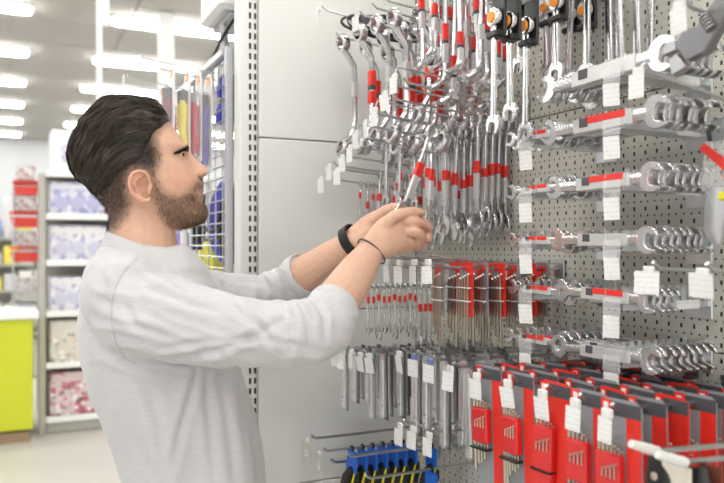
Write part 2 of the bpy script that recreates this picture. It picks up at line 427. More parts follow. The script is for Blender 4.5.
for si, bl, nm in rowsb:
    x = .05
    for k, (bw, bh, ar) in enumerate(bl):
        t = thing('boxed_set', f'{["white", "pale blue", "brown", "rose", "crimson"][ar]} printed boxed set, {ORD[k]} from the uprights on the {nm} shelf', 'box', (SHX+x+bw/2, SHY+.22, ZS[si]-.004), group='boxed sets on the shelf unit')
        MB().cbox((0, 0, bh/2), (bw-.02, .30, bh), .006).build('carton', arts[ar], t, 0)
        MB().cbox((0, -.151, bh*.86), (bw-.04, .002, bh*.16), .0005).build('printed_band', mat('band%d' % ar, [(.66, .66, .66), (.62, .62, .68), (.6, .58, .52), (.60, .48, .48), (.62, .6, .6)][ar]), t, 0)
        if ar in (0, 1):
            for q in range(3):
                MB().lathe([(0.001, -.003), (.05, -.003), (.055, 0), (.001, 0)], c=((q-1)*bw*.28, -.151, bh*.36), axis='Y', n=16, closed=False).build('plate_picture', mat('plate_pic%d' % ar, [(.52, .52, .62), (.42, .42, .60)][ar]), t, 0)
        x += bw+.005
for k, (xo, wd, hg) in enumerate(((.30, .46, .34), (.80, .46, .30))):
    tp = thing('pale_carton', f'{["taller", "lower"][k]} pale carton standing on top of the shelf unit', 'box', (SHX+xo, SHY+.24, 2.056))
    MB().cbox((0, 0, hg/2), (wd, .34, hg), .012).build('carton', M_white, tp, 0)
    MB().cbox((0, -.172, hg*.45), (wd*.7, .004, hg*.4), .002).build('printed_band', arts[0], tp, 0)
    MB().cbox((0, 0, hg+.006), (wd*.2, .34, .010), .002).build('lid_tape', M_shelf, tp, 0)
# ---------------------------------------------------------------- red basket stand, far shelving, yellow counter
BS = P(26, 330, 6.3)
bs = thing('basket_stand', 'wire stand with tiers of red baskets beside the shelf unit', 'stand', (BS.x, BS.y, 0))
m = MB()
for x in (-.10, .10):
    for y in (0, .3): m.cyl((x, y, 0), (x, y, 2.0), .008, 6)
m.build('upright', M_wire, bs)
M_bred = mat('basket_red', (.72, .06, .04), rough=.45)
M_bin = boxart('bin_goods', (.55, .54, .54), [(.52, (.68, .67, .66)), (.62, (.45, .16, .15)), (.66, (.22, .27, .42))], 26)
for k, (ya, yb, xl, xr) in enumerate(((186, 195, 25, 42), (217, 227, 17, 42), (252, 262, 17, 42))):
    a, b = P(xl, ya, 6.3), P(xr, yb, 6.3)
    cx_, wd = (a.x+b.x)/2-BS.x, (.21 if k else .16); cx_ = min(cx_, 0)
    ba = MB().prism([(-wd/2-.02, 0), (wd/2+.02, 0), (wd/2, -(a.z-b.z)), (-wd/2, -(a.z-b.z))], 0, .28, lambda p, q, h: Vector((p, h, q))).build('red_basket', M_bred, bs, 0, (cx_, 0, a.z))
    MB().box((0, .14, .035), (wd+.05, .3, .02)).build('basket_rim', M_bred, ba, 0)
    MB().box((0, .14, .12), (wd-.01, .24, .13)).build('basket_goods', M_bin, ba, 0)
for z in (.35, .7, .98): MB().box((0, .14, z), (.24, .3, .015)).build('wire_shelf', M_wire, bs, 0)
for k in range(3):
    MB().box((-.02+.01*k, .12, .46+.32*k), (.17, .2, .2)).build('leaflet_block', M_bin, bs, 0)
# far shelving at the back left
for k, (px, d, wd) in enumerate(((-12, 9.5, 1.1), (14, 11.5, 1.3))):
    p = P(px, 330, d)
    t = thing('far_shelving', f'{["nearer", "farther"][k]} blurred low shelving with small goods at the far left', 'shelf unit', (p.x, p.y, 0))
    MB().box((0, .3, .85), (wd, .02, 1.7)).build('back_panel', M_shelf, t, 0)
    for q in range(5):
        z = .2+.34*q
        MB().box((0, .12, z), (wd, .34, .03)).build('shelf', M_shelf, t, 0)
        for g in range(6):
            hh = random.uniform(.14, .25)
            MB().box((-wd/2+.1+g*wd/6.2, .1, z+.015+hh/2), (wd/7.2, .2, hh)).build('goods_block', mat('goods%d' % random.randint(0, 5), [(.75, .75, .7), (.8, .72, .1), (.12, .2, .5), (.6, .6, .65), (.7, .3, .25), (.78, .78, .8)][(q+g*2+k) % 6]) if False else [M_bin, M_white, mat('goods_y', (.8, .7, .12)), mat('goods_b', (.25, .33, .6)), mat('goods_g', (.6, .6, .62))][(q*3+g*2+k) % 5], t, 0)
p = P(12, 200, 15)
t = thing('white_partition', 'white poster boards at the far end of the hall', 'board', (p.x, p.y, 0))
for k in range(4): MB().cbox((-1.6+k*.95, 0, 1.6), (.9, .06, 1.7), .01).build('poster_panel', [M_white, M_wallw, boxart('art_far', (.6, .6, .62), [(.6, (.6, .6, .66))], 3), M_white][k], t, 0)
MB().box((-.2, .02, .4), (3.8, .05, .8)).build('base_board', M_white, t, 0)
yc = P(33, 440, 5.55)
YH = .965
t = thing('yellow_counter', 'bright yellow counter with white top at the far left edge', 'counter', (yc.x, yc.y, 0))
M_yc = mat('lime_yellow_laminate', (.53, .57, .02), rough=.4)
MB().cbox((-.45, .3, .5*YH+.035), (.9, .6, YH-.13), .004).build('front_body', M_yc, t, 0)
MB().box((-.46, .31, .04), (.88, .56, .08)).build('wood_plinth', mat('plinth_wood', (.30, .20, .12), rough=.6), t, 0)
MB().cbox((-.44, .3, YH-.012), (.96, .66, .05), .006).build('white_top', M_white, t, 0)
# ---------------------------------------------------------------- tool prototypes
def bevmesh(mb, name, m, off=.0006, smooth=40):
    me = bpy.data.meshes.new(name); me.from_pydata([tuple(v) for v in mb.v], [], mb.f)
    bm = bmesh.new(); bm.from_mesh(me); bmesh.ops.recalc_face_normals(bm, faces=bm.faces)
    ed = [e for e in bm.edges if len(e.link_faces) == 2 and e.calc_face_angle(0) > math.radians(50)]
    bmesh.ops.bevel(bm, geom=ed, offset=off, segments=1, affect='EDGES', clamp_overlap=True)
    bm.to_mesh(me); bm.free(); me.materials.append(m)
    me.polygons.foreach_set('use_smooth', [True]*len(me.polygons)); me.set_sharp_from_angle(angle=math.radians(smooth)); me.update()
    return me
def ring_part(mb, R, t, c=(0, 0, 0), ri=.62, tilt=0, n=18):
    mb.lathe([(R*ri, -t*.5), (R*.92, -t*.5), (R, -t*.28), (R, t*.28), (R*.92, t*.5), (R*ri, t*.5)], c=c, axis='X', n=n, R=Euler((0, tilt, 0)).to_matrix() if tilt else None)
def jaw_poly(R, w, ang, cb):
    ph = math.asin(min(.95, w/2/R)); pts = []
    a0, a1 = -math.pi/2+ph+.10, 1.5*math.pi-ph-.10
    n = 14
    for k in range(n+1):
        a = a0+(a1-a0)*k/n; rr = R*(1+.10*max(0, -math.sin(a)))
        pts.append((rr*math.cos(a), rr*math.sin(a)))
    pts += [(-w/2, -R*.86), (-w/2, -.02*R), (-w*.28, R*.16), (w*.28, R*.16), (w/2, -.02*R), (w/2, -R*.86)]
    ca, sa = math.cos(ang), math.sin(ang)
    return [(x*ca-y*sa, cb+x*sa+y*ca) for x, y in pts]
def shaft(mb, z0, z1, w0, w1, t, x0=0, x1=0, n=4):
    rings = []
    for k in range(n+1):
        f = k/n; e = abs(2*f-1)**3; w = (w0+(w1-w0)*f)*(1+.25*e); z = z0+(z1-z0)*f; x = x0+(x1-x0)*f; tt = t*(1+.1*e); q = .3
        rings.append([Vector((x+tt/2*a, w/2*b, z)) for a, b in ((1, 1-q), (1-q, 1), (-1+q, 1), (-1, 1-q), (-1, -1+q), (-1+q, -1), (1-q, -1), (1, -1+q))])
    mb.loft(rings)
def band(z, h, w, t, name, m):
    return (name, MB().cbox((0, 0, z), (t, w, h), .0008).mesh(name, m, 0))
def proto_combo(L, redz=.32, redh=.07, sticker=True, ratchet=False, fat=1.0):
    Ro, Rj, ws, th = .060*L+.0015, .082*L+.002, .046*L+.001, .022*L+.0014
    ws *= fat; Ro *= 1+(fat-1)*.6; Rj *= 1+(fat-1)*.5
    mb = MB(); ring_part(mb, Ro, th*1.35); shaft(mb, -Ro*.80, -L+Ro+Rj*1.6, ws, ws*1.1, th)
    mb.prism(jaw_poly(Rj, Rj*1.02, math.radians(15), -L+Ro+Rj), -th*.5, th*.5)
    out = [('body', bevmesh(mb, 'wrench_body', M_chrome2, .0007))]
    if ratchet: g = MB(); ring_part(g, Ro*.72, th*1.1, ri=.62, n=16); out.append(('ratchet_gear', g.mesh('ratchet_gear', M_gunm, 20)))
    if redh: out.append(band(-L*redz, L*redh, ws*1.2, th*1.3, 'red_band', M_red))
    if sticker: out.append(band(-L*(redz+redh/2+.115), L*.22, ws*1.14, th*1.25, 'silver_sticker', M_lgprint))
    return dict(parts=out, ri=Ro*.62, L=L)
def proto_double_open(L, label=True, white=False):
    R0, R1, ws, th = .088*L+.002, .078*L+.002, .062*L, .026*L+.001
    mb = MB(); mb.prism([(a, -b) for a, b in jaw_poly(R0, R0*1.02, math.radians(-15), 0)], -th/2, th/2)
    shaft(mb, -R0*.7, -L+R1*1.7, ws, ws, th)
    mb.prism(jaw_poly(R1, R1*1.02, math.radians(15), -L+R1), -th/2, th/2)
    out = [('body', bevmesh(mb, 'spanner_body', M_chrome, .0008))]
    if label:
        z = -L*.42
        out.append(('clear_sleeve', MB().cbox((0, 0, z), (th*1.5, ws*1.45, L*.5), .001).mesh('clear_sleeve', M_lgprint, 0)))
        if not white: out.append(('red_band', MB().cbox((-th*.3, ws*.42, z+L*.03), (th*1.1, ws*.72, L*.34), .0006).mesh('red_band', M_red, 0)))
        out.append(('dark_mark', MB().cbox((-th*.6, ws*.25, z-L*.15), (th*.8, ws*.9, L*.07), .0005).mesh('dark_mark', M_dgprint, 0)))
    return dict(parts=out, ri=.004, L=L)
def proto_cranked(L, off=.032, red=True):
    Ro, th = .083*L, .062*L
    mb = MB()
    for z, sg in ((0, 1), (-L+Ro, -1)):
        ring_part(mb, Ro, th, (0, 0, z), .64, tilt=-.22*sg)
    a, b = .010, .0055
    pth = [(0.002, 0, -Ro*.75), (off*.45, 0, -Ro*1.35), (off*.92, 0, -Ro*2.3), (off, 0, -Ro*3.4), (off, 0, -L*.5), (off, 0, -L+Ro*4.2), (off*.92, 0, -L+Ro*3.1), (off*.45, 0, -L+Ro*2.15), (.002, 0, -L+Ro*1.65)]
    k = L/.27*1.42
    mb.tube(pth, [(.0055*k, .0068*k), (.0052*k, .0065*k), (.0046*k, .0062*k), (.0042*k, .0058*k), (.004*k, .0056*k), (.0042*k, .0058*k), (.0046*k, .0062*k), (.0052*k, .0065*k), (.0055*k, .0068*k)], 10, flat=(1, 0, 0))
    out = [('body', mb.mesh('cranked_body', M_chrome2, 40))]
    if red:
        for q, (zz, hh, nm, m) in enumerate(((-.36, .12, 'red_band', M_red), (-.44, .04, 'dark_mark', M_dgprint), (-.52, .10, 'red_band', M_red))):
            out.append((nm, MB().cbox((off, 0, L*zz), (.0092*k, .0118*k, L*hh), .001).mesh(nm, m, 0)))
    else: out.append(('paper_sticker', MB().cbox((off, 0, -L*.40), (.0092*k, .0118*k, L*.13), .001).mesh('paper_sticker', M_lgprint, 0)))
    return dict(parts=out, ri=Ro*.64, L=L)
def proto_tubekey(L, red=.38):
    mb = MB(); r = .0049
    pth = [(-.022, 0, .012), (-.012, 0, .004), (-.002, 0, -.008), (0, 0, -.022), (0, 0, -L*.5), (0, 0, -L+.03), (-.003, 0, -L+.015), (-.013, 0, -L+.004), (-.030, 0, -L-.006)]
    mb.tube(pth, [.0068, .0064, .0056, r, r, r, .0056, .0064, .0072], 8)
    out = [('body', mb.mesh('tube_key_body', M_chrome2, 40))]
    mb = MB(); mb.lathe([(.0001, 0), (.0052, 0)], n=8, closed=False, c=(-.0306, 0, -L-.0063), R=Euler((0, -.4, 0)).to_matrix()); out.append(('socket_mouth', mb.mesh('socket_mouth', M_gunm, 0)))
    if red:
        out.append(('red_band', MB().cbox((-.0004, 0, -L*red), (.0112, .0102, L*.15), .001).mesh('red_band', M_red, 0)))
        out.append(('dark_mark', MB().cbox((-.0004, 0, -L*(red+.09)), (.0110, .0100, L*.035), .001).mesh('dark_mark', M_dgprint, 0)))
    out.append(('silver_sticker', MB().cbox((0, 0, -L*((red or .3)+.2)), (.0112, .0104, L*.18), .001).mesh('silver_sticker', M_lgprint, 0)))
    return dict(parts=out, ri=-.002, L=L)
def proto_ratchet(L):
    Ro, Rj, ws, th = .017, .018, .0105, .0075
    mb = MB(); ring_part(mb, Ro, th*1.5, ri=.55); shaft(mb, -Ro*.8, -L+Ro+Rj*1.5, ws, ws*1.1, th)
    mb.prism(jaw_poly(Rj, Rj*1.05, math.radians(15), -L+Ro+Rj), -th*.45, th*.45)
    out = [('body', bevmesh(mb, 'ratchet_body', M_chrome2, .0007))]
    g = MB(); g.lathe([(.0001, -.0085), (.0085, -.0085), (.0098, -.0065), (.0098, .0065), (.0085, .0085), (.0001, .0085)], n=18, closed=False); out.append(('orange_button', g.mesh('orange_button', M_orange, 40)))
    g = MB(); g.cbox((.002, 0, -.029), (.020, .032, .012), .003); g.cbox((.011, 0, .008), (.006, .036, .085), .002); out.append(('black_holder', g.mesh('black_holder', M_black, 30)))
    g = MB(); g.cbox((.012, 0, .066), (.014, .037, .045), .002); out.append(('grey_header', g.mesh('grey_header', M_gprint, 0)))
    g = MB(); g.cbox((.0115, -.004, .068), (.0145, .015, .043), .001); out.append(('red_stripe', g.mesh('red_stripe', M_red, 0)))
    return dict(parts=out, ri=.082, L=L)
def hexkey(mb, x, y, ztop, zbot, arm, r, dirx=-1, diry=0):
    mb.tube([(x+dirx*arm, y+diry*arm, ztop+.001), (x+dirx*r*2.2, y+diry*r*2.2, ztop), (x+dirx*r*.6, y+diry*r*.6, ztop-r*.7), (x, y, ztop-r*2.4), (x, y, zbot)], r, 6)
def proto_allen(W=.072, H=.215, nk=5, seed=0, long=False):
    rnd = random.Random(seed); out = []
    y0, y1 = -W/2, W/2                        # card: printed side faces -X, y+ is the farther edge
    top = .010
    def pl(name, ya, yb, za, zb, x, t, m): out.append((name, MB().box((x, (ya+yb)/2, (za+zb)/2), (t, yb-ya, zb-za)).mesh(name, m, 0)))
    out.append(('card', MB().prism([(y0, -H), (y1, -H), (y1, top-.008), (y1-.008, top), (y0+.008, top), (y0, top-.008)], 0, .0012)  .mesh('card', M_gprint if not long else M_red, 0)))
    pl('red_stripe', y0+.001, y0+W*.36, -H+.001, -.012, -.0006, .0006, M_red)
    pl('dark_header', y0+.001, y1-W*.28, -.012, top-.004, -.0006, .0006, M_dgprint)
    pl('red_square', y1-W*.27, y1-.001, -.014, top-.002, -.0008, .0006, M_red)
    pl('white_mark', y1-W*.2, y1-W*.08, -.007, .004, -.0012, .0004, M_tag)
    yc0 = y0+W*.36
    hd = MB(); hd.cbox((-.008, (yc0+y1)/2, -.088 if not long else -.105), (.014, y1-yc0-.002, .058 if not long else .10), .003); out.append(('key_holder', hd.mesh('key_holder', M_redd, 30)))
    for k in range(nk):
        yy = yc0+.005+(y1-yc0-.01)*k/(nk-1); r = .0013+.0007*k/nk*2
        kb = MB(); hexkey(kb, -.009, yy, -.040-.004*(nk-k)*.6, (-.126 if not long else -.165)-.008*k-rnd.random()*.01, .010+.006*k/nk, r, -.35, -.9)
        out.append(('hex_key', kb.mesh('hex_key', M_nickel, 40)))
    kb = MB()
    for k in range(4): hexkey(kb, -.017, yc0+.006+k*.007, -.070-.003*k, -.09, .006, .0011, -.3, -.9)
    out.append(('small_keys', kb.mesh('small_keys', M_nickel, 40)))
    sb = MB(); sb.box((-.010, (yc0+y1)/2, -.126 if not long else -.120), (.014, y1-yc0, .003)); out.append(('black_strap', sb.mesh('black_strap', M_black, 0)))
    return dict(parts=out, ri=0, L=H)
def proto_tkeys(W=.044, seed=0, red=True):
    out = []; y0, y1 = -W/2, W/2
    c1, c2 = (M_red, M_gprint) if red else (M_gprint, M_red)
    out.append(('card', MB().prism([(y0, -.095), (y1, -.095), (y1, .006), (y0+.006, .009), (y0, .006)], 0, .001).mesh('card', c1, 0)))
    out.append(('card_panel', MB().box((-.0006, W*.22, -.045), (.0006, W*.5, .095)).mesh('card_panel', c2, 0)))
    out.append(('red_header', MB().box((-.0009, 0, -.002), (.0006, W*.6, .012)).mesh('red_header', M_red, 0)))
    for k in range(4):
        kb = MB(); y = y0+.008+k*(W-.016)/3; hexkey(kb, -.006, y, -.014-.003*k, -.155+.012*k, .020, .0021, -.5, -.85)
        out.append(('hex_key', kb.mesh('hex_key', M_nickel, 40)))
    for z in (-.04, -.065): out.append(('white_tie', MB().cbox((-.006, 0, z), (.008, W*.92, .0022), .0005).mesh('white_tie', M_tag, 0)))
    return dict(parts=out, ri=0, L=.155)
def proto_driver(L=.15, W=.020, red=True):
    out = []
    out.append(('card', MB().prism([(-W/2, -L), (W/2, -L), (W/2, .006), (-W/2, .006)], 0, .001).mesh('card', M_gprint if not red else M_dgprint, 0)))
    if red: out.append(('red_edge', MB().box((-.0012, W*.42, -L*.45), (.0014, W*.2, L*.8)).mesh('red_edge', M_red, 0)))
    g = MB(); g.tube([(-.006, -.001, -.015), (-.006, -.001, -L*.35), (-.006, -.001, -L*.4), (-.006, -.001, -L+.008)], [.0045, .0045, .0030, .0030], 10); out.append(('steel_bar', g.mesh('steel_bar', M_chrome2, 40)))
    g = MB(); g.lathe([(.001, 0), (.0022, 0), (.0022, .0015), (.001, .0015)], c=(-.0125, -.001, -L*.78), n=8); out.append(('dark_hole', g.mesh('dark_hole', M_black, 0)))
    g = MB(); g.cbox((-.007, 0, -L*.5), (.013, W*.9, L*.95), .004); out.append(('clear_wrap', g.mesh('clear_wrap', M_clear, 30)))
    return dict(parts=out, ri=0, L=L)
def proto_pouch():
    out = []
    g = MB(); g.cbox((0, 0, -.028), (.006, .052, .050), .002); out.append(('blue_card', g.mesh('blue_card', M_blue, 0)))
    g = MB(); g.tube([(0, -.012, -.045), (-.001, .004, -.07), (-.002, .02, -.11), (-.002, .03, -.15)], [(.005, .014), (.008, .022), (.008, .024), (.005, .012)], 12); out.append(('black_grip', g.mesh('black_grip', M_black, 50)))
    g = MB(); g.tube([(-.004, -.024, -.052), (-.008, -.014, -.085), (-.009, .0, -.13)], [(.0015, .002), (.002, .003), (.0015, .002)], 8); out.append(('yellow_trim', g.mesh('yellow_trim', M_yel, 50)))
    g = MB(); g.lathe([(.004, -.002), (.009, -.002), (.009, .002), (.004, .002)], c=(0, 0, .0), n=14); out.append(('hang_ring', g.mesh('hang_ring', M_black, 40)))
    return dict(parts=out, ri=.004, L=.15)

def place(pr, name, label, cat, loc, rot=(0, 0, 0), group=None):
    t = thing(name, label, cat, loc, rot, group)
    for pn, me in pr['parts']: inst(pn, me, t)
    return t

# ---------------------------------------------------------------- hooks
class Hook: pass
R_ = random.Random(11)
def hook(px, py, label, X=.70, tilt=.085, tagp=True, style='single', big=False, over=.0, group='tool wall hooks', wall=True, r=.0026, tag_dz=0, short=None, blue=False, wide=False):
    tip = PX(px, py, X); h = Hook(); L = 1.0-X
    bz = tip.z-tilt*L
    t = thing('wire_hook', label, 'hook', (1.0, tip.y, bz), group=group)
    m = MB(); m.tube([(0, 0, 0), (-L*.5, 0, tilt*L*.5), (-L+.012, 0, tilt*(L-.012)), (-L, 0, tilt*L+.008)], r, 8); m.build('prong', M_wire, t)
    MB().cbox((-.003, 0, .002), (.005, .03, .035), .001).build('back_plate', M_wire, t, 0)
    if style == 'double':
        m = MB(); dz = .022
        m.tube([(0, 0, dz), (-L*.5, 0, tilt*L*.5+dz+.002), (-L+.02, 0, tilt*L+dz+.004), (-L-.012, 0, tilt*L+dz+.006), (-L-.016, .004, tilt*L+dz-.008)], r*.85, 8); m.build('overarm', M_wire, t)
    elif style == 'loop':
        m = MB()
        for dy in (-.007, .007):
            m.tube([(0, dy, .012), (-L*.55, dy, .014+tilt*L*.3), (-L+.06, dy, .018+tilt*L*.5), (-L-.004, dy*.6, tilt*L+.02)], r*.85, 8)
        m.build('overarm', M_chrome, t)
    if tagp:
        tx, tz = -L-(.018 if style == 'double' else .008), tilt*L+(.012 if style != 'single' else 0)
        th_, tw = (.033, .026) if not big else (.052, .036)
        if wide: th_, tw = .032, .036
        cl = MB().cbox((tx, 0, tz-.003), (.006, .018, .012), .0015).build('tag_clip', mat('blue_clip', (.16, .20, .45), rough=.4) if blue else M_white, t, 0)
        lean = R_.uniform(-.16, .04); yaw = R_.uniform(-.1, .3)
        q = MB().cbox((0, 0, -th_/2), (.0012, tw, th_), .0004).build('price_tag', M_tag if not big else mat('beige_tag', (.56, .55, .49), rough=.5), t, 0)
        q.location = (tx-.004, 0, tz-.004+tag_dz); q.rotation_euler = (R_.uniform(-.06, .06), lean, yaw)
        if big:
            q2 = MB().lathe([(.006, 0), (.009, 0), (.009, .001), (.006, .001)], c=(-.0014, 0, -th_*.55), n=12).build('printed_mark', M_white, q, 0)
    h.tip = Vector((X, tip.y, tip.z)); h.base = Vector((1, tip.y, bz)); h.short = short or label; return h
def hang(h, s, pr, name, label, cat, group, swing=.04, yaw=.0, rnd=.05, lean=0):
    p = h.tip.lerp(h.base, s)
    loc = (p.x, p.y, p.z-pr['ri']+.0024)
    return place(pr, name, label, cat, loc, (R_.uniform(-swing, swing), lean+R_.uniform(-.012, .012), yaw+R_.uniform(-rnd, rnd)), group)

# --- upper left: long cranked ring spanners
crank = [proto_cranked(.285), proto_cranked(.275, red=False), proto_cranked(.262), proto_cranked(.235, .026)]
rowA = [((336, 36), [(.06, 1), (.26, 2), (.46, 0), (.66, 2), (.86, 1)]), ((348, 24), [(.10, 0), (.30, 1), (.50, 2), (.70, 0), (.88, 2)]), ((360, 15), [(.14, 1), (.34, 0), (.54, 2), (.74, 1)]), ((372, 7), [(.18, 1), (.37, 0), (.56, 1), (.75, 0)]),
        ((384, 0), [(.28, 3), (.46, 0), (.64, 3)])]
gA = 'cranked ring spanners'
for i, (tp_, its) in enumerate(rowA):
    h = hook(*tp_, label=f'{ORD[i]} wire hook from the plain panel in the top row of long spanners', tagp=(i == 2), tilt=.09)
    for k, (s, q) in enumerate(its):
        hang(h, s, crank[q], 'cranked_ring_spanner', f'long chrome cranked ring spanner, {ORD[k]} from the front on the {ORD[i]} top-row hook', 'spanner', gA, swing=.02, rnd=.05)
# cable bundle top left
h = hook(322, 9, label='top wire hook carrying the black cable bundle by the plain panel', X=.64, tilt=.12, tag_dz=-.006)
cbp = h.tip.lerp(h.base, .28)
cb = thing('cable_bundle', 'black coiled cable bundle hanging at the top beside the plain panel', 'cable', tuple(cbp))
for k in range(7):
    pth = []
    r1, r2 = .055+.006*k, .018+.002*(k % 3)
    for q in range(25):
        a = 2*math.pi*q/24
        pth.append((.07+r1*1.3*math.cos(a)+.004*math.sin(3*a+k), .012*math.sin(a*2+k)+.004*(k-3), -.004-.3*(.07+r1*math.cos(a))*.3+r2*math.sin(a)))
    MB().tube(pth, .0035, 6, caps=False).build('cable_loop', M_black if k % 3 else M_dgprint, cb)
MB().cyl((0, -.02, -.004), (0, .02, -.004), .011, 10).build('cable_tie', M_dgprint, cb)

# --- upper middle: bent tube socket keys
tk = [proto_tubekey(.155, .30), proto_tubekey(.175, .62), proto_tubekey(.195, .25), proto_tubekey(.215, .50), proto_tubekey(.24, .7), proto_tubekey(.205, .4), proto_tubekey(.165, None)]
rowT = [((393, -27), [(.22, 2), (.30, 6), (.38, 3), (.46, 4), (.55, 4)]), ((401, -21), [(.26, 0), (.31, 6), (.36, 0), (.41, 0), (.50, 1), (.62, 3)]), ((409, -31), [(.28, 3), (.36, 4), (.45, 5), (.55, 2), (.66, 4)]),
        ((417, -26), [(.32, 1), (.38, 6), (.44, 1), (.52, 0), (.62, 5)]), ((425, -34), [(.38, 2), (.45, 5), (.55, 3), (.66, 6)]), ((435, -23), [(.34, 6), (.44, 1), (.54, 1)])]
for i, (tp_, its) in enumerate(rowT):
    h = hook(*tp_, label=f'{ORD[i]} hook from the panel in the socket key cluster at the top', tagp=(i in (1, 4)), tilt=.09)
    for k, (s, q) in enumerate(its):
        hang(h, s, tk[q], 'socket_key', f'bent chrome socket key, {ORD[k]} from the front on cluster hook {["one", "two", "three", "four", "five", "six"][i]} from the panel', 'wrench', 'bent socket keys', swing=.05, rnd=.15)
# --- row at head height above the hands
cL, cM, cS, cXS, cR = proto_combo(.245, .40, .09), proto_combo(.205, .36, .10), proto_combo(.155, .32, .12), proto_combo(.115, .25, .14), proto_combo(.255, .40, .10, ratchet=True)
cL2, cM2 = proto_combo(.238, .47, .08), proto_combo(.19, .48, .11)
cP = proto_combo(.15, .3, 0, sticker=False)
rowB = [((403, 82), [], None), ((393, 99), [(.68, cR), (.75, cL2), (.81, cR), (.87, cL), (.93, cR)], 'ratchet'), ((383, 115), [(.50, cL), (.60, cR), (.66, cL2), (.72, cR), (.78, cL), (.84, cL2), (.91, cM)], 'ratchet'),
        ((374, 127), [(.44, cM), (.50, cM2), (.56, cL), (.61, cM), (.66, cM2), (.71, cL2), (.76, cM), (.82, cL), (.88, cM)], 'combination'), ((364, 138), [(.18, cP), (.30, cP), (.42, cP), (.52, cM), (.62, cP), (.74, cM), (.86, cM)], 'combination')]
for i, (tp_, its, nm) in enumerate(rowB):
    h = hook(*tp_, label=f'double wire hook with white tag, {ORD[i]} down the slanting row above his hands', style='double', tilt=.09)
    for k, (s, pr) in enumerate(its):
        hang(h, s, pr, 'combination_wrench', f'chrome {nm} wrench, {ORD[k]} from front on the {ORD[i]} hook of the slanting row', 'wrench', 'wrenches above the hands', swing=.05)
rowC = [((354, 146), [(.40, cS), (.50, cS), (.62, cS), (.74, cM)]), ((346, 156), [(.45, cS), (.56, cS), (.66, cM), (.76, cM)]), ((333, 165), [(.62, cS), (.70, cS), (.80, cS)]), ((341, 169), [(.34, cS), (.48, cS), (.54, cS), (.60, cS), (.66, cS), (.72, cS), (.80, cS)]),
        ((325, 178), [(.32, cXS), (.39, cS), (.44, cXS), (.49, cXS), (.54, cXS), (.59, cXS), (.64, cXS), (.69, cXS), (.75, cXS), (.82, cXS)])]
for i, (tp_, its) in enumerate(rowC):
    h = hook(*tp_, label=f'wire hook with white tag, {ORD[i]} down the row reaching out by the plain panel', tilt=.09, r=.0024)
    for k, (s, pr) in enumerate(its):
        hang(h, s, pr, 'combination_wrench', f'small chrome wrench, {ORD[k]} from the front on the {ORD[i]} hook by the plain panel', 'wrench', 'small wrenches by the plain panel', swing=.04)
# --- below the hands: small wrench row in the corner
h = hook(366, 286, label='dark rail hook in the corner under the forearm', X=.72, tilt=.0, tagp=False, r=.0035)
for k in range(13):
    hang(h, .02+.048*k, [cXS, cXS, proto_combo(.13, .18, .12, sticker=False)][k % 3] if k < 10 else cS, 'combination_wrench', f'small red-banded wrench under the forearm, {ORD[k]} from the front of its rail', 'wrench', 'small wrenches under the forearm', swing=.03)
# looped hooks with T-key packs
tkA, tkB = proto_tkeys(), proto_tkeys(red=False)
for i, (px, py) in enumerate(((391, 267), (403, 267), (418, 267), (432, 267))):
    h = hook(px, py, label=f'{ORD[i]} chrome looped hook with white tag in the row under the hands', style='loop', tilt=.03, tag_dz=-.006)
    if i >= 1:
        for k in range(4 if i < 3 else 6):
            hang(h, (.42+.11*k) if i < 2 else (.16 if i == 2 else .25)+.12*k, tkA if (k+i) % 2 else tkB, 'hex_key_pack', f'red and grey hex key pack, {ORD[k]} from the front on the {ORD[i]} looped hook', 'pack', 'hex key packs under the hands', swing=.03, rnd=.12)
# --- row E: packed drivers, then red hex key cards
drv = [proto_driver(.125, .018), proto_driver(.145, .020), proto_driver(.17, .024), proto_driver(.15, .02, False)]
al = [proto_allen(.064, seed=1), proto_allen(.068, .225, 6, 2), proto_allen(.060, .22, 5, 3, long=True)]
rowE = [(338, 349), (346, 351), (355, 350), (364, 353), (373, 354), (403, 352), (418, 355), (434, 360), (454, 367), (481, 374), (512, 381), (547, 391), (580, 400), (612, 410)]
for i, (px, py) in enumerate(rowE):
    h = hook(px, py, label=f'thick wire hook, {ORD[i]} from the panel in the long row of packs', tilt=.03, tag_dz=-.004, r=.0032, blue=(i in (6, 7)))
    if i < 9:
        n_ = 6 if i < 5 else 5
        for k in range(n_):
            hang(h, .08+.14*k+.02*(i % 3), drv[(0 if i < 3 else 1 if i < 5 else 2) if (k+i) % 3 else 3], 'driver_pack', f'slim steel bar pack, {ORD[k]} from the front on the {ORD[i]} hook of the long row', 'pack', 'slim bar packs', swing=.05, rnd=.15)
    else:
        for k in range(6):
            hang(h, .05+.15*k, al[(2*k+i) % 3], 'hex_key_set', f'red hex key card, {ORD[k]} from the front on the {ORD[i]} hook of the long row', 'hex key set', 'red hex key cards', swing=.03, rnd=.14)
# --- empty rods and lower hooks
for i, (px, py) in enumerate(((404, 424), (417, 427), (433, 433))):
    hook(px, py, label=f'{ORD[i]} empty wire hook with white tag below the slim packs', tilt=.02, tag_dz=-.004)
po = proto_pouch()
for i, (px, py, its, tg) in enumerate((((311), 439, [], True), (323, 452, [.22, .30, .38, .46, .54, .62, .70], True), (331, 463, [.18], False), (347, 457, [.75], False), (366, 479, [.55], False))):
    h = hook(px, py, label=f'{ORD[i]} dark rod hook from the panel in the lowest row', X=.66 if i < 2 else .70, tilt=.0, tagp=tg, big=True, r=.0034)
    for k, s in enumerate(its):
        hang(h, s, po, 'tool_pouch', f'blue card tool with black grip, {ORD[k]} from the front on the {ORD[i]} lowest hook', 'tool', 'blue carded tools', swing=.02, rnd=.05)

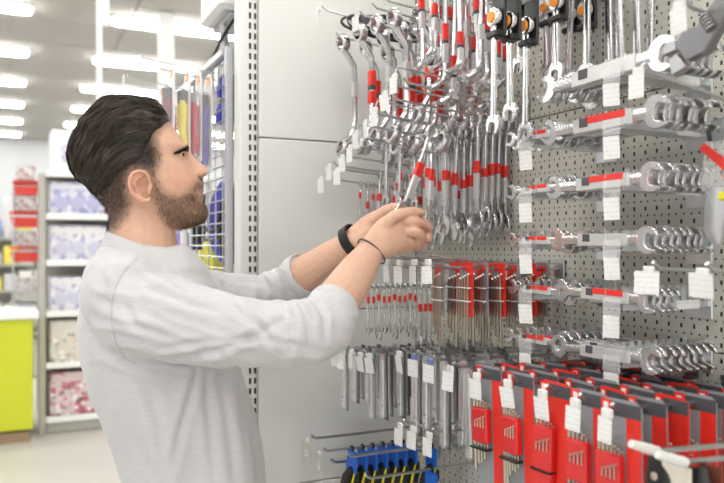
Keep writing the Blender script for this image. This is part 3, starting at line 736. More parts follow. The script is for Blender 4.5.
# ---------------------------------------------------------------- spanner racks on the right
def comb_holder(Y, z, label, tagz=.03, L=.185):
    t = thing('spanner_holder', label, 'holder', (1.0, Y, z), group='zinc spanner holders')
    for sgn in (-1, 1):
        MB().box((-L/2, sgn*.020, -.004), (L, .0014, .008)).build('side_rail', M_zinc, t, 0)
    for k in range(11):
        for sgn in (-1, 1): MB().box((-.012-k*.0165, sgn*.020, .012), (.0085, .0014, .024)).build('comb_tooth', M_zinc, t, 0)
    MB().box((-L/2, 0, -.007), (L, .040, .0014)).build('floor_plate', M_zinc, t, 0)
    MB().cbox((-.002, 0, -.004), (.004, .05, .05), .001).build('back_plate', M_zinc, t, 0)
    q = MB().cbox((0, 0, -.018), (.0012, .025, .034), .0004).build('price_tag', M_tag, t, 0); q.location = (-L-.004, 0, -.004-tagz); q.rotation_euler = (R_.uniform(-.05, .05), -.06, R_.uniform(.25, .5))
    MB().cbox((-L-.003, 0, -.004), (.004, .034, .026), .001).build('tag_clip', M_clear, t, 0)
    MB().cbox((-.052, -.0215, -.004), (.05, .0012, .014), .0004).build('barcode_label', M_tag, t, 0)
    return t
bigw = {L: proto_double_open(L, True, True) for L in (.27, .21)}
big = {L: proto_double_open(L) for L in (.27, .25, .225, .21, .20, .19)}
plain = {L: proto_double_open(L, False) for L in (.27, .25, .225, .21, .20, .19)}
sm = proto_double_open(.145); smp = proto_double_open(.14, False); smc = proto_combo(.15, .4, .2)
rowsR = [(72, .27, 7), (125, .25, 7), (186, .225, 7), (246, .21, 8), (304, .20, 4), (361, .21, 8)]
for i, (y, L, nn) in enumerate(rowsR):
    dR = SN*.815+CS*.84; z = CH+(HY-y)*dR/FPX
    comb_holder(.84, z, f'zinc comb holder for large spanners, {ORD[i]} from the top', .012)
    yawn = 0
    for k in range(nn):
        pr = (bigw[L] if i in (0, 3, 5) else big[L]) if k < 2 else plain[L]
        x = .8245+.0165*k
        loc = Vector((x, .868-L*.42+R_.uniform(-.004, .004), z+.009))
        # lying along the wall, printed face to the aisle
        place(pr, 'open_end_spanner', f'{"labelled" if k < 2 else "bare"} large open-end spanner, {ORD[k]} from the front in the {ORD[i]} rack from the top', 'spanner', loc, (math.pi/2+R_.uniform(-.03, .03), R_.uniform(-.05, .05), 0), 'large racked spanners')
    if i == 0: continue
    zl = z+.002; Yl = 1.045
    comb_holder(Yl, zl, f'small zinc comb holder in the inner column, {ORD[i-1]} from the top', .012)
    for k in range(6):
        pr = sm if k < 2 else smp
        x = .8245+.0165*k
        loc = Vector((x, Yl+.045+R_.uniform(-.006, .006)-.12, zl+.007))
        place(pr, 'small_spanner', f'{"labelled" if k < 2 else "bare"} small spanner, {ORD[k]} from the front in inner rack {["one", "two", "three", "four", "five"][i-1]} from the top', 'spanner', loc, (math.pi/2+R_.uniform(-.03, .03), R_.uniform(-.05, .05), 0), 'small racked spanners')

# --- hanging ratchets with black holders, then plain long spanners
ra = proto_ratchet(.215); ra2 = proto_ratchet(.19); ra3 = proto_ratchet(.155); do = proto_double_open(.23, False); do2 = proto_double_open(.20, False)
for i, (px, py, its) in enumerate(((486, -32, [(.06, ra), (.17, ra2), (.30, ra)]), (515, -44, [(.05, ra3), (.45, ra3), (.80, ra3)]), (549, -46, [(.10, ra3), (.50, ra3)]))):
    h = hook(px, py, label=f'top hook with black-holder ratchet wrenches, {ORD[i]} from the panel', tagp=False, X=.72 if i == 0 else .84, tilt=.09)
    for k, (s, pr) in enumerate(its):
        hang(h, s, pr, 'ratchet_wrench', f'orange-buttoned ratchet wrench in black holder, {ORD[k]} from front on ratchet hook {["one", "two", "three"][i]}', 'wrench', 'ratchet wrenches with orange buttons', swing=.03)
for i, (px, py, its) in enumerate(((552, -22, [.1, .4, .7]), (580, -52, [.15, .55]), (612, -62, [.1, .45, .75]))):
    h = hook(px, py, label=f'hook above the top rack with plain spanners, {ORD[i]} from the ratchets', tagp=False, X=.885, tilt=.09)
    for k, s in enumerate(its):
        hang(h, s, do if i else do2, 'hanging_spanner', f'plain spanner hanging behind the top rack, {ORD[k]} from the front on hook {["one", "two", "three"][i]}', 'spanner', 'plain hanging spanners', swing=.08 if i == 0 else .03)
# --- free hooks at the right
for i, (px, py, X) in enumerate(((684, 4, .76), (643, 70, .76), (655, 110, .86))):
    hook(px, py, label=f'dark wire hook beside the racks at the upper right, {ORD[i]} down', X=X, tilt=.16, tagp=(i < 2), r=.003, tag_dz=-.002)
for i, (px, py) in enumerate(((653, 268), (707, 270))):
    hook(px, py, label=f'wire hook with large white tag beside the middle racks, {["inner", "outer"][i]} one', X=.80, tilt=.05, tagp=True, r=.003, wide=True)
# adjustable wrench
aw = thing('adjustable_wrench', 'large grey adjustable wrench lying above the top rack at the upper right', 'wrench', tuple(PX(700, 34, .80)), (0, 0, 0))
aw.rotation_euler = (math.radians(58), 0, 0)
mb = MB(); mb.prism([(-.02, -.03), (.012, -.034), (.020, -.012), (.008, .004), (.014, .03), (.016, .05), (.014, .16), (-.014, .16), (-.012, .05), (-.022, .02), (-.03, -.002)], -.008, .008)
aw_b = bevmesh(mb, 'handle', mat('phosphate_steel', (.22, .22, .23), rough=.35, metal=.9), .002); inst('handle', aw_b, aw)
mb = MB(); mb.prism([(-.024, -.034), (-.018, -.058), (.004, -.05), (.0, -.036)], -.007, .007); mb.prism([(.006, -.034), (.016, -.056), (.026, -.044), (.020, -.03)], -.007, .007)
inst('jaw', bevmesh(mb, 'jaw', M_gunm, .001), aw)
for k in range(5): inst('worm_ring', MB().lathe([(.003, -.0016), (.0085, -.001), (.0085, .001), (.003, .0016)], c=(0, 0, 0), n=12).mesh('worm_ring', M_gunm, 40), aw, (-.006, -.012+.005*k, .02), (0, 0, math.pi/2))
# right-edge card on the third hook
p_ = PX(713, 128, .90)
pk = thing('pliers_pack', 'clear bagged tool with slanting red card at the far right edge', 'pack', tuple(p_))
MB().tube([(0, 0, .004), (-.004, .004, -.006), (-.006, .0, -.018)], .0035, 8).build('black_tie', M_black, pk)
m = MB(); m.prism([(.012, -.02), (.02, -.028), (-.03, -.07), (-.04, -.06)], -.004, -.002); m.build('red_card', M_red, pk, 0)
m = MB(); m.prism([(-.02, -.07), (-.045, -.085), (-.045, -.05)], -.006, -.0035); m.build('red_card', M_red, pk, 0)
m = MB(); m.prism([(.014, -.018), (.018, -.085), (-.02, -.13), (-.05, -.13), (-.05, -.02)], 0, .002); m.build('bag', M_clear, pk, 0)
m = MB(); m.tube([(-.004, -.012, -.085), (-.004, -.010, -.11), (-.004, -.006, -.145), (-.004, -.010, -.165)], [(.007, .012), (.009, .018), (.009, .016), (.004, .006)], 10); m.build('tool_head', M_gunm, pk)
m = MB(); m.cbox((-.004, -.022, -.098), (.012, .03, .012), .002); m.build('yellow_tie', M_yel, pk)
# lower right: black-handled tools in front of the red cards
for i, (px, py, bl) in enumerate(((645, 452, 1), (672, 463, 0))):
    h = hook(px, py, label=f'bent wire hook with pale end cap at the lower right, {["inner", "outer"][i]} one', X=.66, tilt=.06, tagp=False, r=.0036)
    t = thing('hook_cap', f'pale rounded end cap on the {["inner", "outer"][i]} lower right hook', 'cap', tuple(h.tip), (0, .0, 0))
    MB().tube([(-.022, 0, .012), (-.004, 0, .006), (.02, 0, -.002)], [.0045, .006, .0062], 10).build('cap_sleeve', M_white, t)
    t2 = thing('folding_tool', f'{["black handled tool with brass rivet", "black tool with pale packet"][i]} on the {["inner", "outer"][i]} lower right hook', 'tool', tuple(h.tip.lerp(h.base, .08 if i == 0 else .12)))
    MB().tube([(0, .004, -.008), (-.004, .0, -.03), (-.006, -.004, -.07), (-.004, -.004, -.13)], [(.006, .016), (.009, .021), (.010, .022), (.008, .018)], 12, flat=(1, 0, 0)).build('black_grip', M_black, t2)
    MB().lathe([(.0005, 0), (.004, 0), (.005, .001), (.004, .003), (.0005, .003)], c=(-.0145, 0, -.028), n=12, closed=False).build('brass_rivet', M_nickel, t2)
    MB().box((.012, -.006, -.07), (.003, .03, .13)).build('brown_blade', mat('brown_blade', (.16, .05, .03), rough=.4), t2, 0)
    if i: MB().cbox((-.018, .014, -.05), (.006, .04, .09), .002).build('pale_packet', mat('pale_packet', (.72, .68, .58), rough=.5), t2, 0)
# ---------------------------------------------------------------- the man
from mathutils import noise as mnoise
HO = P(140, 175, 1.38)
RAY = ((HO-CAMP)*Vector((1, 1, 0))).normalized()
FA = Vector((RAY.y, -RAY.x, 0))                       # the way he faces
FB = RAY                                              # his left, away from the camera
def Lc(wp): v = wp-Vector((HO.x, HO.y, 0)); return Vector((v.dot(FA), v.dot(FB), wp.z))
def Lb(px, py, b=0.0):
    r = FW+RT*((px-CX)/FPX)+UP*((HY-py)/FPX); o = Vector((HO.x, HO.y, 0))
    k = ((o-CAMP).dot(FB)+b)/r.dot(FB); return Lc(CAMP+r*k)
def Ld(px, py, d): return Lc(P(px, py, d))
PROT = math.atan2(FA.y, FA.x)
def proj_np(v):
    """local coords (n,3) -> pixels, near side mirrored"""
    w = np.outer(v[:, 0], np.array(FA))+np.outer(v[:, 1], np.array(FB)); w[:, 2] += v[:, 2]; w[:, 0] += HO.x; w[:, 1] += HO.y
    w[:, 2] -= CH; d = w @ np.array(FW); return CX+FPX*(w @ np.array(RT))/d, HY-FPX*w[:, 2]/d
def inpoly(x, y, poly):
    r = np.zeros(x.shape, bool); n = len(poly); j = n-1
    for i in range(n):
        xi, yi = poly[i]; xj, yj = poly[j]
        c = ((yi > y) != (yj > y)) & (x < (xj-xi)*(y-yi)/((yj-yi) or 1e-9)+xi); r ^= c; j = i
    return r
def softpoly(x, y, poly, fe, raw=False):
    """1 inside, fading over fe pixels around the outline"""
    ins = inpoly(x, y, poly); dmin = np.full(x.shape, 1e9); n = len(poly)
    for i in range(n):
        ax, ay = poly[i]; bx, by = poly[(i+1) % n]; ex, ey = bx-ax, by-ay; l2 = ex*ex+ey*ey or 1e-9
        t = np.clip(((x-ax)*ex+(y-ay)*ey)/l2, 0, 1); dmin = np.minimum(dmin, np.hypot(x-ax-t*ex, y-ay-t*ey))
    sd = np.where(ins, dmin, -dmin)
    if raw: return sd
    return np.clip(.5+sd/fe, 0, 1)
def mesh_from(mb_list, name, voxel, smooth_it=4, fac=.5):
    mb = MB()
    for q in mb_list: mb.add(q.v, q.f)
    me = mb.mesh('tmp', None, 0); o = bpy.data.objects.new('tmp', me); col.objects.link(o)
    md = o.modifiers.new('r', 'REMESH'); md.mode = 'VOXEL'; md.voxel_size = voxel; md.adaptivity = 0
    if smooth_it: sm_ = o.modifiers.new('s', 'SMOOTH'); sm_.factor = fac; sm_.iterations = smooth_it
    dg = bpy.context.evaluated_depsgraph_get(); dg.update()
    out = bpy.data.meshes.new_from_object(o.evaluated_get(dg)); out.name = name
    bpy.data.objects.remove(o); bpy.data.meshes.remove(me)
    out.polygons.foreach_set('use_smooth', [True]*len(out.polygons)); return out
def get_v(me): a = np.empty(len(me.vertices)*3, np.float32); me.vertices.foreach_get('co', a); return a.reshape(-1, 3).astype(np.float64)
def get_n(me): a = np.empty(len(me.vertices)*3, np.float32); me.vertex_normals.foreach_get('vector', a); return a.reshape(-1, 3).astype(np.float64)
def ell(c, r, n=14, m=9, R=None):
    mb = MB(); c = Vector(c); rings = []
    for i in range(m+1):
        a = math.pi*(i+.02)/(m+.04)-math.pi/2
        ring = []
        for k in range(n):
            t = 2*math.pi*k/n; v = Vector((r[0]*math.cos(a)*math.cos(t), r[1]*math.cos(a)*math.sin(t), r[2]*math.sin(a)))
            ring.append(c+(R @ v if R is not None else v))
        rings.append(ring)
    return mb.loft(rings)
def limb(pts, n=14, flat=None, sub=5):
    """pts: (Vector, ra, rb) smoothed chain with rounded ends"""
    P_ = [Vector(p[0]) for p in pts]; R_a = [p[1] for p in pts]; R_b = [p[2] if len(p) > 2 else p[1] for p in pts]
    path, rad = [], []
    m = len(P_)
    def cr(a, b, c, d, t): return .5*((2*b)+(c-a)*t+(2*a-5*b+4*c-d)*t*t+(3*b-a-3*c+d)*t**3)
    for i in range(m-1):
        a, b, c, d = P_[max(i-1, 0)], P_[i], P_[i+1], P_[min(i+2, m-1)]
        for k in range(sub):
            t = k/sub; path.append(cr(a, b, c, d, t)); rad.append((cr(R_a[max(i-1, 0)], R_a[i], R_a[i+1], R_a[min(i+2, m-1)], t), cr(R_b[max(i-1, 0)], R_b[i], R_b[i+1], R_b[min(i+2, m-1)], t)))
    path.append(P_[-1]); rad.append((R_a[-1], R_b[-1]))
    t0 = (path[0]-path[1]).normalized(); t1 = (path[-1]-path[-2]).normalized()
    pre = [(path[0]+t0*rad[0][0]*s, (rad[0][0]*f, rad[0][1]*f)) for s, f in ((.98, .15), (.75, .62), (.4, .9))]
    post = [(path[-1]+t1*rad[-1][0]*s, (rad[-1][0]*f, rad[-1][1]*f)) for s, f in ((.4, .9), (.75, .62), (.98, .15))]
    path = [p for p, _ in pre]+path+[p for p, _ in post]; rad = [r for _, r in pre]+rad+[r for _, r in post]
    return MB().tube(path, rad, n, flat=flat)

ip = lambda x, tab: float(np.interp(x, [t[0] for t in tab], [t[1] for t in tab]))
F_T = [(107, 133), (109, 147), (112, 156), (117, 165), (122, 170), (126, 173), (134, 178.5), (141, 185), (146, 188.3), (150, 188.6), (154, 187.5), (160, 188.5), (166, 191), (172, 194.5), (178, 198.5), (183, 201.5), (187, 202), (191, 202.5), (195, 203), (199, 201.5), (203, 203), (208, 206), (213, 207), (218, 205), (222, 200), (225, 192), (227, 184), (229, 176)]
B_T = [(107, 122), (109, 114), (112, 107), (117, 100), (122, 95), (126, 92), (134, 86), (141, 82), (150, 78.5), (158, 77.5), (166, 79), (175, 83), (185, 89), (195, 95), (205, 104), (210, 116), (215, 130), (220, 145), (224, 158), (229, 168)]
W_T = [(107, .012), (109, .026), (112, .038), (117, .050), (122, .058), (126, .062), (134, .069), (141, .0725), (150, .0745), (160, .075), (170, .0745), (180, .0725), (190, .069), (200, .064), (208, .0585), (214, .052), (220, .043), (225, .030), (229, .014)]
def head_ring(y, th, off=0.0):
    sF, sB, wd = Lb(ip(y, F_T), y).x, Lb(ip(y, B_T), y).x, ip(y, W_T)
    z = Lb(140, y).z; c = sB+.46*(sF-sB)
    ct, st = math.cos(th), math.sin(th); ex = 2/2.15
    fx = (sF-c) if ct > 0 else (c-sB)
    x = c+math.copysign(abs(ct)**ex, ct)*fx; b = math.copysign(abs(st)**ex, st)*wd
    # eye sockets and cheekbones
    for s in (-1, 1):
        if ct > 0:
            g = math.exp(-((b-s*.029)/.0125)**2-((y-156.5)/6.5)**2); x -= .0070*g
            g = math.exp(-((b-s*.050)/.018)**2-((y-170)/9)**2); x += .003*g
            g = math.exp(-((b-s*.030)/.02)**2-((y-147.5)/4)**2); x += .002*g
            g = math.exp(-((b-s*.030)/.014)**2-((y-188)/9)**2); x -= .002*g
    return Vector((x, b, z))
NTH = 72
ys = list(np.concatenate([np.linspace(107, 120, 14), np.linspace(121.5, 229, 76)]))
def face_x(y, b):
    sF, sB, wd = Lb(ip(y, F_T), y).x, Lb(ip(y, B_T), y).x, ip(y, W_T); c = sB+.46*(sF-sB)
    return c+(sF-c)*max(0, 1-(abs(b)/wd)**2.15)**(1/2.15)
pieces = []
hd = MB(); hd.loft([[head_ring(y, 2*math.pi*k/NTH) for k in range(NTH)] for y in ys]); pieces.append(hd)
# nose
def nose_ring(y, px, hw, dep):
    cn = Lb(px, y); cx_ = cn.x-dep
    return [Vector((cx_+dep*math.cos(t) if math.cos(t) > 0 else cx_+.012*math.cos(t), hw*math.sin(t), cn.z)) for t in [2*math.pi*k/20 for k in range(20)]]
pieces.append(MB().loft([nose_ring(*a) for a in ((149, 188.8, .0075, .010), (153, 190.0, .0068, .010), (158, 195.2, .0075, .015), (163, 200.9, .0086, .021), (167, 205.3, .0102, .025), (170, 207.8, .0120, .027), (173, 208, .0136, .026), (175.5, 206.2, .0145, .022), (177.8, 201.5, .0120, .016), (179, 198.5, .008, .010))]))
for s in (-1, 1):
    c = Lb(199.5, 173.5); pieces.append(ell((c.x-.002, s*.0135, c.z), (.0105, .0058, .0075)))
c = Lb(199.5, 184); pieces.append(ell((c.x-.006, 0, c.z), (.012, .022, .010)))
c = Lb(199.0, 190.6); pieces.append(ell((c.x-.002, 0, c.z), (.0115, .021, .0042)))
c = Lb(199.2, 196.3); pieces.append(ell((c.x-.002, 0, c.z), (.0115, .019, .0052)))
# eyelids
eye_c = []
for s in (-1, 1):
    c = Lb(176.2, 157.3); ec = Vector((c.x, s*.0315, c.z)); eye_c.append(ec)
    for el, rr, r2 in ((25, .0124, .0030), (-27, .0122, .0026)):
        pth = []
        for k in range(9):
            t = math.radians(-62+124*k/8); e_ = math.radians(el)*math.cos(t)**.6 if abs(t) < 1.5 else 0
            pth.append((ec.x+rr*math.cos(t)*math.cos(e_), ec.y+rr*math.sin(t), ec.z+rr*math.sin(e_)))
        pieces.append(MB().tube(pth, r2, 8))
# ears
def ear(s):
    out = []
    def E(px, py, o): v = Lb(px, py, -.0745); return Vector((v.x, s*(.0745+o), v.z))
    hel = [(150, 184, .004), (148.5, 177, .008), (145, 173, .013), (139, 171.8, .017), (133, 174, .020), (129.8, 179.5, .021), (129.6, 186, .020), (132, 193, .017), (137, 198.5, .013), (142.5, 201.5, .010), (147.5, 201.3, .007), (150, 197.5, .004)]
    out.append(MB().tube([E(*h) for h in hel], [.0030, .0032, .0034, .0035, .0035, .0035, .0034, .0034, .0038, .0046, .0045, .0035], 10))
    anti = [(143, 176.5, .008), (137, 179, .012), (135, 185, .0135), (137, 191, .012), (142, 195.5, .009)]
    out.append(MB().tube([E(*h) for h in anti], [.0024, .0028, .0030, .0028, .0024], 8))
    out.append(limb([(E(150.5, 185, .003), .0045, .0045), (E(149, 189.5, .005), .0045, .0045), (E(149, 193, .004), .0036, .0036)], 10))
    # thin back plate joining helix to head
    fan = [E(h[0]*.93+142*.07, h[1]*.93+187*.07, h[2]-.0065) for h in hel]; mid = E(143, 187, -.004)
    mb = MB(); n_ = len(fan); top = [v for v in fan]; bot = [v+Vector((.002, -s*.006, 0)) for v in fan]
    vs = top+bot+[mid, mid+Vector((0, -s*.006, 0))]; fs = []
    for i in range(n_):
        j = (i+1) % n_; fs += [(i, j, 2*n_), (n_+j, n_+i, 2*n_+1), (i, n_+i, n_+j, j)]
    mb.add(vs, fs); out.append(mb)
    lob = limb([(E(141, 199, .009), .005, .004), (E(145, 200.5, .006), .0055, .004)], 10); out.append(lob)
    return out
for s in (-1, 1): pieces += ear(s)
# neck, shoulders and chest under the shirt
pieces.append(limb([(Lb(134, 196), .050, .052), (Lb(139, 215), .054, .053), (Lb(142, 235), .062, .056), (Lb(140, 262), .072, .068)], 20, flat=(1, 0, 0)))
pieces.append(limb([(Lb(140, 268), .07, .08), (Lb(145, 310), .085, .125), (Lb(152, 345), .095, .13), (Lb(165, 400), .09, .13), (Lb(188, 470), .095, .14), (Lb(194, 540), .10, .15)], 24, flat=(1, 0, 0)))
# right arm (near) and left arm
ShR, ElR, WrR = Ld(148, 318, 1.20), Ld(318, 331, 1.17), Ld(371, 251, 1.37)
ShL, ElL, WrL = Ld(155, 298, 1.54), Ld(266, 300, 1.575), Ld(353, 241, 1.445)
pieces.append(limb([(ShR, .043), (ShR.lerp(ElR, .5), .040), (ElR, .033), (ElR.lerp(WrR, .3), .0375, .0365), (ElR.lerp(WrR, .65), .035, .032), (ElR.lerp(WrR, .93), .0275, .0235), (WrR, .027, .022), (Ld(378, 245, 1.375), .028, .02)], 18))
pieces.append(limb([(ShL, .043), (ShL.lerp(ElL, .5), .040), (ElL, .041), (ElL.lerp(WrL, .3), .043, .041), (ElL.lerp(WrL, .65), .035, .031), (ElL.lerp(WrL, .93), .028, .024), (WrL, .027, .022), (Ld(362, 236, 1.445), .029, .021)], 18))
# right hand: back of the hand to the camera, thumb on top, fingers closing round the wrench
wd_dir = (Ld(396, 214, 1.385)-Ld(404, 246, 1.385)).normalized()
pieces.append(limb([(Ld(374, 248, 1.372), .027, .020), (Ld(383, 241, 1.378), .034, .021), (Ld(392, 234, 1.384), .037, .018), (Ld(400, 230.5, 1.390), .035, .0150), (Ld(404, 229.5, 1.394), .031, .0125)], 20, flat=wd_dir))
fing = [
    [(Ld(383, 229, 1.378), .0140), (Ld(392, 218.5, 1.372), .0126), (Ld(403, 213.5, 1.376), .0108), (Ld(414, 212.0, 1.390), .0098), (Ld(422, 213.2, 1.406), .0082)],
    [(Ld(402, 222, 1.390), .0106), (Ld(411, 221.5, 1.380), .0104), (Ld(420, 223, 1.390), .0094), (Ld(427, 226.5, 1.408), .0080)],
    [(Ld(405, 230.5, 1.390), .0104), (Ld(414, 231.5, 1.378), .0102), (Ld(421, 236, 1.388), .0092), (Ld(420, 243, 1.404), .0083), (Ld(416, 247.5, 1.418), .0073)],
    [(Ld(402, 238.5, 1.394), .0098), (Ld(409.5, 240.5, 1.394), .0096), (Ld(412.5, 245.5, 1.406), .0084), (Ld(408.5, 249.8, 1.422), .0073)],
    [(Ld(397, 244.0, 1.394), .0086), (Ld(402, 246.8, 1.398), .0083), (Ld(403.5, 250.0, 1.41), .0072), (Ld(400, 252.5, 1.424), .0063)]]
for f in fing: pieces.append(limb(f, 12))
# left hand behind it
wl_dir = (Ld(390, 210, 1.45)-Ld(396, 240, 1.45)).normalized()
pieces.append(limb([(Ld(358, 238, 1.445), .027, .020), (Ld(372, 232, 1.452), .036, .018), (Ld(388, 227, 1.458), .040, .016), (Ld(398, 225, 1.460), .036, .013)], 18, flat=wl_dir))
for f in ([(Ld(398, 217, 1.46), .0100), (Ld(412, 216, 1.462), .0095), (Ld(425, 220, 1.458), .0088), (Ld(429.5, 228, 1.446), .0078)],
          [(Ld(400, 225, 1.462), .0102), (Ld(414, 226, 1.468), .0098), (Ld(427, 230, 1.462), .0088), (Ld(428, 239, 1.448), .0080)],
          [(Ld(398, 233, 1.462), .0098), (Ld(412, 236, 1.468), .0094), (Ld(422, 240, 1.462), .0084), (Ld(423, 247, 1.450), .0074)],
          [(Ld(394, 241, 1.46), .0086), (Ld(405, 245, 1.464), .0082), (Ld(412, 249, 1.456), .0072)],
          [(Ld(372, 222, 1.448), .0135), (Ld(386, 211, 1.436), .0118), (Ld(398, 207.5, 1.428), .0102), (Ld(406, 207.5, 1.424), .0084)]):
    pieces.append(limb(f, 12))
body = mesh_from(pieces, 'person', .0021, 2, .5)
# skin colour with beard, lips and close-cropped hair as its own colouring
M_skin = mat('skin', (.60, .36, .26), rough=.48, spec=.35)
k_ = NT(M_skin); at = k_.n('ShaderNodeAttribute', attribute_name='Col'); vec, sp = k_.coords()
nz = k_.n('ShaderNodeTexNoise'); nz.inputs['Scale'].default_value = 90; nz.inputs['Detail'].default_value = 5; k_.l(vec, nz.inputs['Vector'])
hs = k_.n('ShaderNodeHueSaturation'); k_.l(at.outputs['Color'], hs.inputs['Color']); k_.l(k_.m('ADD', k_.m('MULTIPLY', nz.outputs['Fac'], .24), .88), hs.inputs['Value'])
k_.l(hs.outputs[0], k_.b.inputs['Base Color']); k_.b.inputs['Subsurface Weight'].default_value = .12; k_.b.inputs['Subsurface Radius'].default_value = (.012, .005, .003); k_.b.inputs['Subsurface Scale'].default_value = .6
bp = k_.n('ShaderNodeBump'); bp.inputs['Strength'].default_value = .12; bp.inputs['Distance'].default_value = .001; nz2 = k_.n('ShaderNodeTexNoise'); nz2.inputs['Scale'].default_value = 500; k_.l(vec, nz2.inputs['Vector']); k_.l(nz2.outputs['Fac'], bp.inputs['Height']); k_.l(bp.outputs[0], k_.b.inputs['Normal'])
V = get_v(body); Nn = get_n(body)
Vm = V.copy(); Vm[:, 1] = -np.abs(Vm[:, 1]); px_, py_ = proj_np(Vm)
isHead = (V[:, 2] > Lb(140, 246).z) & (V[:, 0] < Lb(215, 180).x) & (np.abs(V[:, 1]) < .12)
BEARD = [(150, 168), (156, 168), (158.5, 180), (163, 190), (171, 195), (181, 195), (190, 189), (197, 180.5), (204, 182), (205, 188), (199, 190), (197, 193), (199, 198), (205, 199.5), (212, 207), (212, 222), (196, 230), (180, 231), (168, 224), (158, 213), (152, 200), (151, 185)]
HAIR = [(176, 112), (170, 121), (161, 128), (156, 136), (156, 145), (158.5, 153), (157, 165), (151, 172), (147, 170.5), (139, 169), (131, 170), (126.5, 180), (127, 192), (129, 202), (126, 214), (117, 226), (104, 236), (92, 226), (60, 190), (55, 120), (110, 85), (170, 90)]
beard = softpoly(px_, py_, BEARD, 11)*isHead
hairm = softpoly(px_, py_, HAIR, 13)*isHead
isEar = isHead & (np.abs(V[:, 1]) > .0765) & (px_ > 126) & (px_ < 153) & (py_ > 168) & (py_ < 204)
hairm[isEar] = 0; beard[isEar] = 0
fade = np.clip((208-py_)/55, 0, 1)                     # shorter and thinner towards the nape
base = np.tile(np.array([.69, .425, .305]), (len(V), 1))
red_ = np.exp(-((px_-178)/12)**2-((py_-178)/10)**2)*.5*isHead+np.exp(-((px_-204)/5)**2-((py_-172)/5)**2)*.5*isHead+isEar*.55
base += red_[:, None]*np.array([.05, -.055, -.05])
lips = softpoly(px_, py_, [(197, 189.5), (204, 187.8), (210, 190), (210, 197), (204, 199.5), (198, 196)], 3)*isHead*(np.abs(V[:, 1]) < .024)
base = base*(1-lips[:, None]*.8)+lips[:, None]*.8*np.array([.56, .24, .20])
bcol = np.array([.20, .125, .085]); hcol = np.array([.045, .032, .026])
kb = (beard*.58)[:, None]; base = base*(1-kb)+bcol*kb
kh = (hairm*(.80+.17*fade))[:, None]; base = base*(1-kh)+hcol*kh
arms = V[:, 0] > .30
base[arms] = np.array([.69, .43, .31])
knuck = np.exp(-((px_-421)/7)**2-((py_-228)/14)**2)*arms*.6
base += knuck[:, None]*np.array([.04, -.06, -.05])
ca = body.color_attributes.new('Col', 'FLOAT_COLOR', 'POINT')
ca.data.foreach_set('color', np.concatenate([np.clip(base, 0, 1), np.ones((len(V), 1))], 1).astype(np.float32).ravel())
body.materials.append(M_skin)
person = bpy.data.objects.new('person', body); col.objects.link(person)
person.location = (HO.x, HO.y, 0); person.rotation_euler = (0, 0, PROT)
tag(person, 'bearded person in a light grey long-sleeved shirt reaching for a wrench', 'person')

M_nail = mat('fingernail', (.80, .52, .43), rough=.25)
for (x, y, d, tx, ty) in ((420.5, 211.6, 1.388, 7, 1), (425.8, 224.6, 1.391, 6, 3)):
    c = Ld(x, y, d); ax = (Ld(x+tx, y+ty, d+.012)-c).normalized(); a2 = (UP*.75-Vector((0, 1, 0))*.6); a2 = (a2-ax*a2.dot(ax)).normalized(); b2 = ax.cross(a2)
    ell(c, (.0058, .0042, .0012), 12, 8, Matrix((ax, b2, a2)).transposed()).build('fingernail', M_nail, person, 60)
# eyes, lashes, brows
M_eye = mat('eye_white', (.75, .72, .70), rough=.15); M_iris = mat('iris', (.06, .03, .02), rough=.1)
for ec in eye_c:
    e = ell(ec, (.0114, .0114, .0114), 18, 12).build('eye', M_eye, person, 60)
    ell(ec+Vector((.0095, 0, .0008)), (.0030, .0055, .0055), 14, 8).build('iris', M_iris, e, 60)
    s = math.copysign(1, ec.y)
    ell(ec+Vector((.0082, s*.0072, .0022)), (.0056, .0036, .0019), 12, 8).build('lash_line', mat('lash', (.02, .012, .01), rough=.6), e, 60)
M_hair = mat('dark_brown_hair', (.040, .027, .020), rough=.38, spec=.4)
hn = NT(M_hair); oi = hn.n('ShaderNodeTexCoord'); nz = hn.n('ShaderNodeTexNoise'); nz.inputs['Scale'].default_value = 60; hn.l(oi.outputs['Object'], nz.inputs['Vector'])
hn.l(hn.mixc(nz.outputs['Fac'], (.016, .011, .008), (.045, .031, .022)), hn.b.inputs['Base Color'])
M_hair2 = mat('brown_hair_strand', (.060, .040, .028), rough=.33, spec=.55)
hn = NT(M_hair2); oi = hn.n('ShaderNodeTexCoord'); mp = hn.n('ShaderNodeMapping'); mp.inputs['Scale'].default_value = (40, 260, 220); hn.l(oi.outputs['Object'], mp.inputs[0]); nz = hn.n('ShaderNodeTexNoise'); nz.inputs['Scale'].default_value = 1.0; hn.l(mp.outputs[0], nz.inputs['Vector'])
at = hn.n('ShaderNodeAttribute', attribute_name='Tone'); hn.l(hn.mixc(at.outputs['Fac'], (.014, .010, .007), (.17, .118, .080)), hn.b.inputs['Base Color'])
M_beard = mat('beard_hair', (.17, .10, .062), rough=.5)
